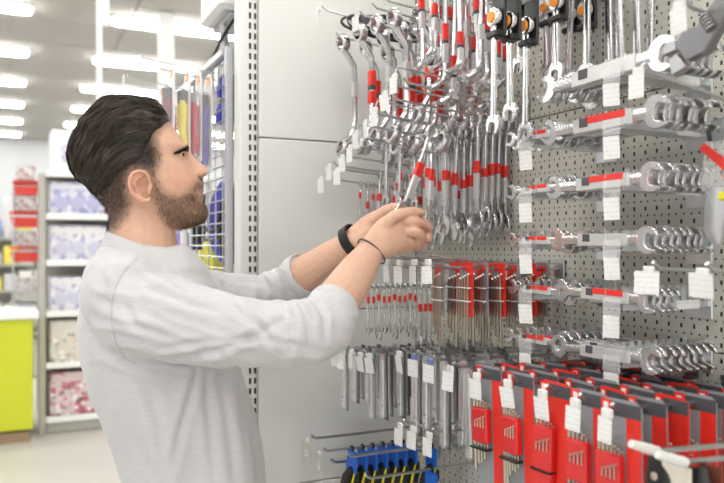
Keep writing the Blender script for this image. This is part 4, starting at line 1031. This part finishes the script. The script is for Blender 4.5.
def strands(name, lst, r, m, tip=.25, tone=None):
    """lst: list of point arrays (k,3); three-sided tapering strands as one mesh"""
    vs, fs = [], []
    for pts in lst:
        k = len(pts); o = len(vs)
        for i in range(k):
            t = pts[min(i+1, k-1)]-pts[max(i-1, 0)]; t = t/(np.linalg.norm(t)+1e-9)
            a = np.cross(t, (.3, .9, .2)); a /= np.linalg.norm(a)+1e-9; b = np.cross(t, a)
            rr = r*(1-(1-tip)*(i/(k-1))**1.5)
            for q in range(3):
                an = 2.0944*q; vs.append(pts[i]+rr*(a*math.cos(an)+b*math.sin(an)))
        for i in range(k-1):
            for q in range(3):
                fs.append((o+3*i+q, o+3*i+(q+1) % 3, o+3*i+3+(q+1) % 3, o+3*i+3+q))
    me = bpy.data.meshes.new(name); me.from_pydata([tuple(v) for v in vs], [], fs); me.materials.append(m)
    me.polygons.foreach_set('use_smooth', [True]*len(me.polygons)); me.update()
    if tone is not None:
        ta = me.attributes.new('Tone', 'FLOAT', 'POINT'); ta.data.foreach_set('value', np.repeat(np.array(tone, np.float32), [3*len(p) for p in lst]))
    o = bpy.data.objects.new(name, me); col.objects.link(o); o.parent = person; return o
rs = np.random.RandomState(5)
# hair volume: shell lifted off the scalp inside the hair outline
HT_T = [(99, 0), (150, 0), (160, 0)]
TOPC = [(69, 151), (71, 143), (81, 128), (93, 115.5), (106, 107), (118, 101), (130, 98.5), (143, 100), (156, 102.5), (166, 107), (171, 115)]
cap = MB(); cap_rings = []
ysh = list(np.concatenate([np.linspace(107, 120, 14), np.linspace(121, 232, 70)]))
for y in ysh:
    cap_rings.append([head_ring(min(y, 229), 2*math.pi*k/96) for k in range(96)])
capv = np.array([[list(v) for v in r] for r in cap_rings]).reshape(-1, 3)
capm = MB().loft(cap_rings).mesh('hair', M_hair, 0)
nv = get_n(capm)
vm = capv.copy(); vm[:, 1] = -np.abs(vm[:, 1]); hx, hy = proj_np(vm)
CAPP = [(176, 110), (169, 119), (160, 126), (152, 133), (147, 146), (143, 158), (135, 164), (126, 168), (117, 176), (110, 186), (100, 194), (86, 196), (60, 190), (55, 120), (110, 85), (170, 90)]
mk = softpoly(hx, hy, CAPP, 8)
top = np.clip((150-hy)/26, 0, 1); top = top*top*(3-2*top)
thick = .0045+.0125*top
fr = np.clip((hx-140)/28, 0, 1)*np.clip((132-hy)/14, 0, 1); thick += .004*fr
bk = np.clip((98-hx)/14, 0, 1)*np.clip((198-hy)/30, 0, 1); thick = np.maximum(thick, .0145*bk)
nf = np.array([mnoise.noise(Vector((v[0]*26, v[1]*70, v[2]*40))) for v in capv])
ridg = np.array([mnoise.noise(Vector((v[0]*10+3, v[1]*150, v[2]*90-v[0]*60))) for v in capv])
sdc = softpoly(hx, hy, CAPP, 8, True); tp_c = np.clip((sdc+2)/20, 0, 1)**.7
disp = (thick+(.0030*nf+.0034*ridg)*(.25+.75*top))*tp_c-.0035*np.clip(1-(sdc+4)/8, 0, 1)
newv = capv+nv*disp[:, None]
capm.vertices.foreach_set('co', newv.astype(np.float32).ravel()); capm.update()
capm.polygons.foreach_set('use_smooth', [True]*len(capm.polygons))
hair = bpy.data.objects.new('hair', capm); col.objects.link(hair); hair.parent = person
hair['label'] = 'dark brown hair swept back from the forehead'
# long swept strands over the shell
cn = get_n(capm); sel = np.where((mk > .75) & (hy < 158))[0]
KD_pts = newv
from mathutils.kdtree import KDTree
kd = KDTree(len(newv))
for i, v in enumerate(newv): kd.insert(Vector(v), i)
kd.balance()
L1 = []; TN = []
def flow_at(p, nrm):
    fl = np.array([-1.0, .10*np.sign(p[1])*(abs(p[1])/.07), -.28-1.0*max(0, -(p[0]-.0)/.07)])
    wv_ = mnoise.noise(Vector((p[0]*16, p[1]*26, p[2]*16+7)))
    fl = fl+np.array([0, wv_*.4, wv_*.45]); fl = fl-nrm*np.dot(fl, nrm); return fl/(np.linalg.norm(fl)+1e-9)
sel = np.where((sdc > -1) & (hy < 185))[0]
for i in rs.choice(sel, 620):                        # locks: a guide and the strands that cling to it
    p = newv[i].copy(); gp, gn = [], []
    seglen = rs.uniform(.006, .010); lift = rs.uniform(.0008, .0050); ns = 7
    for k in range(ns):
        co, j, dist = kd.find(Vector(p)); nrm = cn[j]; co = np.array(co); tan = p-co; tan = tan-nrm*np.dot(tan, nrm)
        gp.append(co+tan*.9+nrm*(lift*math.sin(math.pi*min(1, (k+.7)/ns)))); gn.append(nrm); p = co+tan*.9+flow_at(co, nrm)*seglen
    gp = np.array(gp); gn = np.array(gn); sd = np.cross(gn, np.gradient(gp, axis=0)); sd /= np.linalg.norm(sd, axis=1)[:, None]+1e-9
    wl_ = rs.uniform(.0014, .0032); tone_ = rs.beta(1.3, 3.2); lowk = min(1, max(.15, float(sdc[i])/22)); gp = gp-gn*(lift*(1-lowk)*.8)[None] if np.ndim(lift) else gp-gn*lift*(1-lowk)*.8
    for q in range(20):
        TN.append(min(1, max(0, tone_+rs.normal(0, .06))))
        o1 = rs.normal(0, 1); o2 = rs.uniform(-1, .6); w_ = np.linspace(1.0, .35, ns)[:, None]
        L1.append(gp+sd*o1*wl_*w_+gn*(o2*.0011)+rs.normal(0, .00025, gp.shape))
hs_ = strands('hair_strand_layer', L1, .00040, M_hair2, tone=TN); hs_.parent = hair; hs_['kind'] = 'stuff'
# stray strands of the quiff
# short cropped hair at the sides and nape, and the beard: fine short hairs rooted in the skin
def short_hairs(name, weight, nmax, ln, r, m, flow, par):
    w_ = weight/weight.sum(); idx = rs.choice(len(V), nmax, p=w_); out = []
    for i in idx:
        p = V[i]+rs.normal(0, .0008, 3); nrm = Nn[i]; f = flow+rs.normal(0, .3, 3); d = nrm*.55+f*.6; d /= np.linalg.norm(d); l = ln*rs.uniform(.5, 1.25)
        out.append(np.array([p-nrm*.0008, p+d*l*.5+nrm*.0003, p+(d+np.array([0, 0, -.25]))*l]))
    o = strands(name, out, r, m, .3); o.parent = par; o['kind'] = 'stuff'; return o
short_hairs('cropped_hair_layer', hairm*(hy.max() > 0)*np.clip((py_-128)/20, 0, 1)*(.25+.75*fade), 15000, .0050, .00022, M_hair, np.array([-.5, 0, -.8]), hair)
bw = beard*(np.clip(beard*1.5-.4, 0, 1)); bw[lips > .3] = 0
bd = short_hairs('beard', bw, 7500, .0044, .00020, M_beard, np.array([.15, 0, -.9]), person); bd['label'] = 'short brown full beard'
# eyebrows
for s in (-1, 1):
    out = []
    for k in range(420):
        f = rs.uniform(0, 1); b = .016+.036*f; y = 148.6+6.8*f-1.2*math.sin(f*3.1)+rs.normal(0, 1.15)*(1-.5*f)
        x = face_x(y, b)+.0016; z = Lb(140, y).z
        p = np.array([x, s*b, z]); d = np.array([-.45*f-.1, s*.75, .35-.55*f+rs.normal(0, .15)]); d /= np.linalg.norm(d)
        out.append(np.array([p, p+d*.004+np.array([.0008, 0, 0]), p+d*.0085]))
    strands('eyebrow', out, .00042, M_hair, .3)

# ---------------------------------------------------------------- his clothes
M_shirt = mat('heather_grey_jersey', (.60, .595, .595), rough=.9, spec=.15)
g_ = NT(M_shirt); vec, sp = g_.coords()
mp = g_.n('ShaderNodeMapping'); mp.inputs['Scale'].default_value = (60, 60, 420); g_.l(vec, mp.inputs[0])
n1 = g_.n('ShaderNodeTexNoise'); n1.inputs['Scale'].default_value = 1.0; n1.inputs['Detail'].default_value = 3; g_.l(mp.outputs[0], n1.inputs['Vector'])
n2 = g_.n('ShaderNodeTexNoise'); n2.inputs['Scale'].default_value = 700; g_.l(vec, n2.inputs['Vector'])
g_.l(g_.mixc(n1.outputs['Fac'], (.51, .51, .522), (.64, .64, .648)), g_.b.inputs['Base Color'])
bp = g_.n('ShaderNodeBump'); bp.inputs['Strength'].default_value = .25; bp.inputs['Distance'].default_value = .0006; g_.l(n2.outputs['Fac'], bp.inputs['Height']); g_.l(bp.outputs[0], g_.b.inputs['Normal'])
g_.b.inputs['Sheen Weight'].default_value = .25
sp_ = []
TB = [(246, 101), (256, 92), (266, 86.5), (290, 81), (320, 77.5), (345, 78), (370, 83), (395, 92), (420, 103), (445, 113), (465, 118), (483, 120), (540, 124), (600, 124)]
TF = [(246, 186), (256, 196), (266, 204), (290, 217), (320, 228), (345, 234), (370, 239), (395, 247), (420, 255), (445, 259.5), (465, 261), (483, 262), (540, 263), (600, 262)]
TWd = [(246, .085), (250, .115), (256, .150), (266, .180), (278, .196), (295, .203), (320, .198), (345, .188), (370, .180), (395, .175), (420, .171), (445, .168), (483, .168), (540, .176), (600, .182)]
rings = []; NT_ = 96
for y in np.linspace(246, 600, 90):
    sB, sF, wd = Lb(ip(y, TB), y).x, Lb(ip(y, TF), y).x, ip(y, TWd); z = Lb(150, y).z; c = sB+.48*(sF-sB); ring = []
    for k in range(NT_):
        t = 2*math.pi*k/NT_; ct, st = math.cos(t), math.sin(t); ex = 2/2.35
        x = c+math.copysign(abs(ct)**ex, ct)*((sF-c) if ct > 0 else (c-sB)); b = math.copysign(abs(st)**ex, st)*wd
        # hanging folds growing towards the hem
        g = np.clip((y-350)/90, 0, 1)
        f = 1+g*(.022*math.sin(7*t+1.3+.012*(y-400))+.014*math.sin(13*t+.4-.02*(y-400)))
        f += .012*math.exp(-((y-372)/26)**2)*math.sin(9*t+.09*(y-372))
        ring.append(Vector((c+(x-c)*f, b*f, z)))
    rings.append(ring)
sp_.append(MB().loft(rings))
def sleeve(chain, n=30, wr_=()):
    """chain: (pos, radius_a, radius_b); wr_: wrinkles (centre 0..1, width, amplitude, waves)"""
    Pn = [Vector(c[0]) for c in chain]; m = len(Pn); path, rad = [], []
    tot = [0]
    for i in range(m-1): tot.append(tot[-1]+(Pn[i+1]-Pn[i]).length)
    N_ = 70
    def crv(vals, u):
        i = 0
        while i < m-2 and u > tot[i+1]: i += 1
        t = (u-tot[i])/(tot[i+1]-tot[i]); a, b, c, d = vals[max(i-1, 0)], vals[i], vals[i+1], vals[min(i+2, m-1)]
        return .5*((2*b)+(c-a)*t+(2*a-5*b+4*c-d)*t*t+(3*b-a-3*c+d)*t**3)
    rings = []; a_ = None
    pts_ = [crv(Pn, tot[-1]*k/(N_-1)) for k in range(N_)]
    ra = [crv([c[1] for c in chain], tot[-1]*k/(N_-1)) for k in range(N_)]
    for k in range(N_):
        t = (pts_[min(k+1, N_-1)]-pts_[max(k-1, 0)]).normalized()
        a_ = (Vector((0, 0, 1))-t*t.z).normalized(); b_ = t.cross(a_); u = k/(N_-1); ring = []
        for q in range(n):
            th = 2*math.pi*q/n; f = 1.0
            for c, wdt, amp, nw in wr_:
                e = math.exp(-((u-c)/wdt)**2); f += amp*e*math.sin(nw*2*math.pi*(u-c)+1.1*math.sin(th+nw*.3)+.6*math.sin(2*th+c*9))
            ring.append(pts_[k]+(a_*math.cos(th)+b_*math.sin(th))*ra[k]*f)
        rings.append(ring)
    t1 = (pts_[-1]-pts_[-2]).normalized()
    return MB().loft(rings), pts_[-1], t1, ra[-1]
cufR = ElR.lerp(WrR, .27); cufL = ElL.lerp(WrL, .46)
s1, cR_p, cR_t, cR_r = sleeve([(Ld(126, 308, 1.245), .073), (Ld(165, 318, 1.195), .069), (Ld(215, 329, 1.18), .061), (Ld(270, 333, 1.17), .052), (Ld(315, 330, 1.175), .0515), (cufR, .0425)], 36,
                             [(.80, .16, .045, 15), (.55, .18, .022, 9), (.25, .15, .02, 7)])
s2, cL_p, cL_t, cL_r = sleeve([(Ld(142, 292, 1.50), .075), (Ld(180, 296, 1.55), .068), (Ld(225, 299, 1.575), .060), (ElL, .054), (cufL, .0450)], 36, [(.82, .15, .05, 14), (.5, .15, .03, 8)])
sp_ += [s1, s2]
# shoulder caps
sp_.append(ell(Ld(128, 297, 1.235), (.078, .072, .080), 20, 14)); sp_.append(ell(Ld(150, 288, 1.54), (.075, .070, .078), 20, 14))
sp_.append(limb([(Lb(122, 280, -.09), .050), (Lb(118, 284, -.14), .060)], 16)); sp_.append(limb([(Lb(140, 278, .09), .050), (Lb(145, 282, .14), .058)], 16))
shirt = mesh_from(sp_, 'shirt', .0042, 6, .5)
SV = get_v(shirt); SN_ = get_n(shirt); sm2 = SV.copy(); spx, spy = proj_np(sm2)
# creases: soft cloth noise plus pulled folds, each a groove with raised lips
def ridge(x): return 1-np.abs(x)
cview = np.array(Lc(CAMP)); vd = SV-cview; vd /= np.linalg.norm(vd, axis=1)[:, None]; near = np.clip(-(SN_*vd).sum(1)*2, 0, 1)
dsp = np.zeros(len(SV))
for i in range(len(SV)):
    v = SV[i]; x, y = spx[i], spy[i]
    if y < 372 and x > 90:
        q = mnoise.noise(Vector((x*.010+y*.030, y*.055-x*.020, v[1]*3)))
        dsp[i] += .0040*(1-abs(q*2.2)-.6)
    q = mnoise.noise(Vector((x*.03, y*.012, v[1]*9+4))); dsp[i] += .0028*q
def fold(pts, amp, w):
    dm = np.full(len(SV), 1e9); tt = np.zeros(len(SV)); n_ = len(pts)-1
    for i in range(n_):
        ax, ay = pts[i]; bx, by = pts[i+1]; ex, ey = bx-ax, by-ay; t = np.clip(((spx-ax)*ex+(spy-ay)*ey)/(ex*ex+ey*ey), 0, 1)
        d = np.hypot(spx-ax-t*ex, spy-ay-t*ey); m_ = d < dm; dm[m_] = d[m_]; tt[m_] = (i+t[m_])/n_
    return amp*near*np.sin(np.pi*np.clip(tt*.9+.05, 0, 1))**.6*(-np.exp(-(dm/w)**2)+.75*np.exp(-((dm-2.2*w)/(1.3*w))**2))*(dm < 7*w)
FOLDS = [([(128, 362), (180, 359), (235, 345), (288, 318)], .0050, 3.2), ([(150, 350), (205, 342), (262, 338), (300, 345)], .0035, 3), ([(196, 292), (232, 306), (262, 330), (280, 352)], .0045, 3),
         ([(246, 303), (256, 322), (276, 338)], .0040, 2.6), ([(284, 303), (293, 322), (291, 352)], .0045, 2.6), ([(298, 300), (309, 318), (309, 350)], .0050, 2.6), ([(311, 297), (324, 314), (326, 342)], .0045, 2.4),
         ([(132, 272), (152, 290), (190, 305), (225, 312)], .0045, 3.5), ([(120, 300), (135, 325), (170, 340)], .0040, 4), ([(150, 266), (175, 283), (205, 300)], .0035, 3),
         ([(196, 368), (192, 392), (182, 425), (172, 470)], .0060, 3.6), ([(206, 372), (210, 420), (214, 480)], .0045, 4), ([(134, 366), (152, 396), (162, 440), (166, 480)], .0045, 5), ([(222, 385), (230, 430), (236, 480)], .0040, 4), ([(240, 378), (243, 420), (250, 470)], .0035, 4),
         ([(116, 345), (124, 362), (150, 372), (185, 374)], .0050, 3), ([(88, 330), (104, 350), (124, 362)], .0035, 4), ([(98, 262), (106, 290), (110, 320)], .0025, 5), ([(118, 420), (138, 450), (146, 483)], .0035, 5),
         ([(215, 270), (240, 280), (262, 283)], .0045, 2.4), ([(250, 268), (262, 276), (270, 290)], .0045, 2.2), ([(268, 262), (279, 273), (283, 290)], .0045, 2.0), ([(283, 259), (293, 272), (296, 290)], .0040, 2.0), ([(192, 258), (206, 268), (214, 280)], .003, 2.5)]
for f_ in FOLDS: dsp += fold(*f_)*(.6 if f_[0][-1][1] > 425 else .9)
SV2 = SV+SN_*dsp[:, None]
shirt.vertices.foreach_set('co', SV2.astype(np.float32).ravel()); shirt.update(); shirt.materials.append(M_shirt)
so = bpy.data.objects.new('shirt', shirt); col.objects.link(so); so.parent = person; so['label'] = 'light heather grey long-sleeved shirt with pushed-up sleeves'
# collar band, cuffs and seams
def ringband(pts, h, th, name, par, m=M_shirt, up=None):
    mb = MB(); n_ = len(pts); rings = []
    for i in range(n_):
        p = Vector(pts[i][0]); o = Vector(pts[i][1]); u = Vector(pts[i][2])
        rings.append([p+o*th/2, p+o*th*.35+u*h*.9, p+u*h, p-o*th*.35+u*h*.9, p-o*th/2, p-u*.012])
    mb.loft(rings, caps=False, closed=True); return mb.build(name, m, par, 60)
cpts = []
for k in range(48):
    t = 2*math.pi*k/48; ct, st = math.cos(t), math.sin(t)
    yl = 258+(4*ct if ct > 0 else 13*ct)
    xb, xf = Lb(102, 245).x, Lb(189, 258).x; c = xb+.46*(xf-xb)
    x = c+ct*((xf-c) if ct > 0 else (c-xb)); z = Lb(140, yl).z
    o = Vector((ct, st*1.1, 0)).normalized(); cpts.append((Vector((x, st*.080, z)), o, (Vector((0, 0, 1))-o*.38).normalized()))
ringband(cpts, .026, .006, 'collar', so)
for (p, t, r, nm) in ((cR_p, cR_t, cR_r, 'cuff'), (cL_p, cL_t, cL_r, 'cuff')):
    a = t.orthogonal().normalized(); b = t.cross(a); q = []
    for k in range(36):
        th = 2*math.pi*k/36; o = a*math.cos(th)+b*math.sin(th); q.append((p+o*(r*.985)-t*.016, o, t))
    ringband(q, .020, .0055, nm, so)
# seams stitched on the near side: armhole and side
from mathutils.bvhtree import BVHTree
bvh = BVHTree.FromPolygons([Vector(v) for v in SV2], [tuple(p.vertices) for p in shirt.polygons])
def seam(pxs, name='seam'):
    pts = []
    o = Lc(CAMP)
    for i in range(len(pxs)-1):
        for k in range(6):
            f = k/6; x = pxs[i][0]*(1-f)+pxs[i+1][0]*f; y = pxs[i][1]*(1-f)+pxs[i+1][1]*f
            d = (Ld(x, y, 1.0)-o).normalized(); h = bvh.ray_cast(o, d, 5)
            if h[0] is not None: pts.append(h[0]+h[1]*.0004)
    if len(pts) > 2: MB().tube(pts, .0007, 6).build(name, mat('seam_thread', (.47, .47, .48), rough=.9), so, 60)
seam([(139, 258), (126, 268), (117, 283), (112, 302), (112, 322), (115, 340), (124, 356), (140, 366)])
seam([(195, 369), (193, 382), (188, 396), (182, 412), (178, 430)])
seam([(113, 300), (104, 296), (94, 293)])
# button placket at the throat
pk_ = Lb(187, 262, 0)
MB().cbox((pk_.x+.006, 0, pk_.z-.006), (.010, .030, .050), .004, Euler((0, -.45, 0)).to_matrix()).build('placket', M_shirt, so, 30)
for k in range(2): ell((pk_.x+.012+.006*k, 0, pk_.z+.006-.02*k), (.003, .0055, .0055), 10, 6).build('button', M_lgprint, so, 60)
# trousers and shoes
M_jean = mat('dark_denim', (.05, .06, .09), rough=.85, noise=(200, .3)); M_shoe = mat('brown_leather', (.10, .055, .03), rough=.4)
hipz = Lb(190, 560).z; hx_ = Lb(192, 560).x
tr = [limb([(Vector((hx_, 0, hipz+.06)), .125, .165), (Vector((hx_, 0, hipz-.10)), .125, .165)], 24, flat=(1, 0, 0))]
for s in (-1, 1): tr.append(limb([(Vector((hx_, s*.085, hipz-.10)), .10), (Vector((hx_+.015, s*.10, .50)), .068), (Vector((hx_-.01, s*.11, .12)), .055)], 18))
tm = mesh_from(tr, 'trousers', .012, 3); tm.materials.append(M_jean); to = bpy.data.objects.new('trousers', tm); col.objects.link(to); to.parent = person
for s in (-1, 1):
    sh = MB(); sh.add(limb([(Vector((hx_-.04, s*.11, .052)), .045, .042), (Vector((hx_+.06, s*.115, .045)), .04, .046), (Vector((hx_+.16, s*.12, .032)), .028, .042)], 16, flat=(0, 0, 1)).v, limb([(Vector((hx_-.04, s*.11, .052)), .045, .042), (Vector((hx_+.06, s*.115, .045)), .04, .046), (Vector((hx_+.16, s*.12, .032)), .028, .042)], 16, flat=(0, 0, 1)).f)
    sho = sh.build('shoe', M_shoe, person, 60)
    MB().cbox((hx_+.055, s*.115, .009), (.30, .095, .018), .006).build('sole', M_black, sho, 0)
# wristband on the far wrist, thin bracelet on the near wrist
def wristring(p, ax, ra, rb, w, th, name, m, flat):
    t = ax.normalized(); a = (flat-t*flat.dot(t)).normalized(); b = t.cross(a); q = []
    mb = MB(); rings = []
    for k in range(40):
        an = 2*math.pi*k/40; o = a*math.cos(an)*ra+b*math.sin(an)*rb; n_ = (a*math.cos(an)+b*math.sin(an)); c = p+o
        rings.append([c+t*(w/2)+n_*.0, c+t*(w/2)*.9+n_*th, c-t*(w/2)*.9+n_*th, c-t*(w/2)])
    mb.loft(rings, caps=False, closed=True); return mb.build(name, m, person, 40)
wb = wristring(Ld(352.5, 241, 1.446), WrL-ElL, .0300, .0270, .021, .0035, 'wristband', mat('matt_black_band', (.015, .015, .016), rough=.6), UP)
wb['label'] = 'matt black wristband'
br = wristring(Ld(371.5, 251.5, 1.371), Ld(379, 243, 1.376)-Ld(366, 259, 1.36), .0312, .0262, .0028, .0022, 'bracelet', mat('grey_cord', (.07, .07, .08), rough=.5), UP)
ell(Ld(381.0, 258.5, 1.352), (.004, .004, .006), 10, 6).build('bead', M_gunm, br, 60)

# ---------------------------------------------------------------- the wrenches in his hands
def hold(pr, a, b, nrm, name, label):
    """ring centre at a, shaft pointing to b, flat side facing nrm (world)"""
    z = (a-b).normalized(); x = (nrm-z*nrm.dot(z)).normalized(); y = z.cross(x)
    t = thing(name, label, 'wrench', group=None); t.matrix_world = Matrix(((x.x, y.x, z.x, a.x), (x.y, y.y, z.y, a.y), (x.z, y.z, z.z, a.z), (0, 0, 0, 1)))
    for pn, me in pr['parts']: inst(pn, me, t)
hw1 = proto_combo(.205, .38, .13, fat=1.35); hw2 = proto_combo(.170, .30, .13, fat=1.25)
hold(hw1, P(432.5, 132, 1.43), P(401, 220, 1.415), -FW*.75+RT*.66, 'combination_wrench', 'slanting chrome combination wrench held in the hand, ring end up')
hold(hw2, P(433, 148, 1.425), P(428, 236, 1.432), -FW*.6+RT*.8, 'combination_wrench', 'upright chrome wrench with red band just right of the held one')
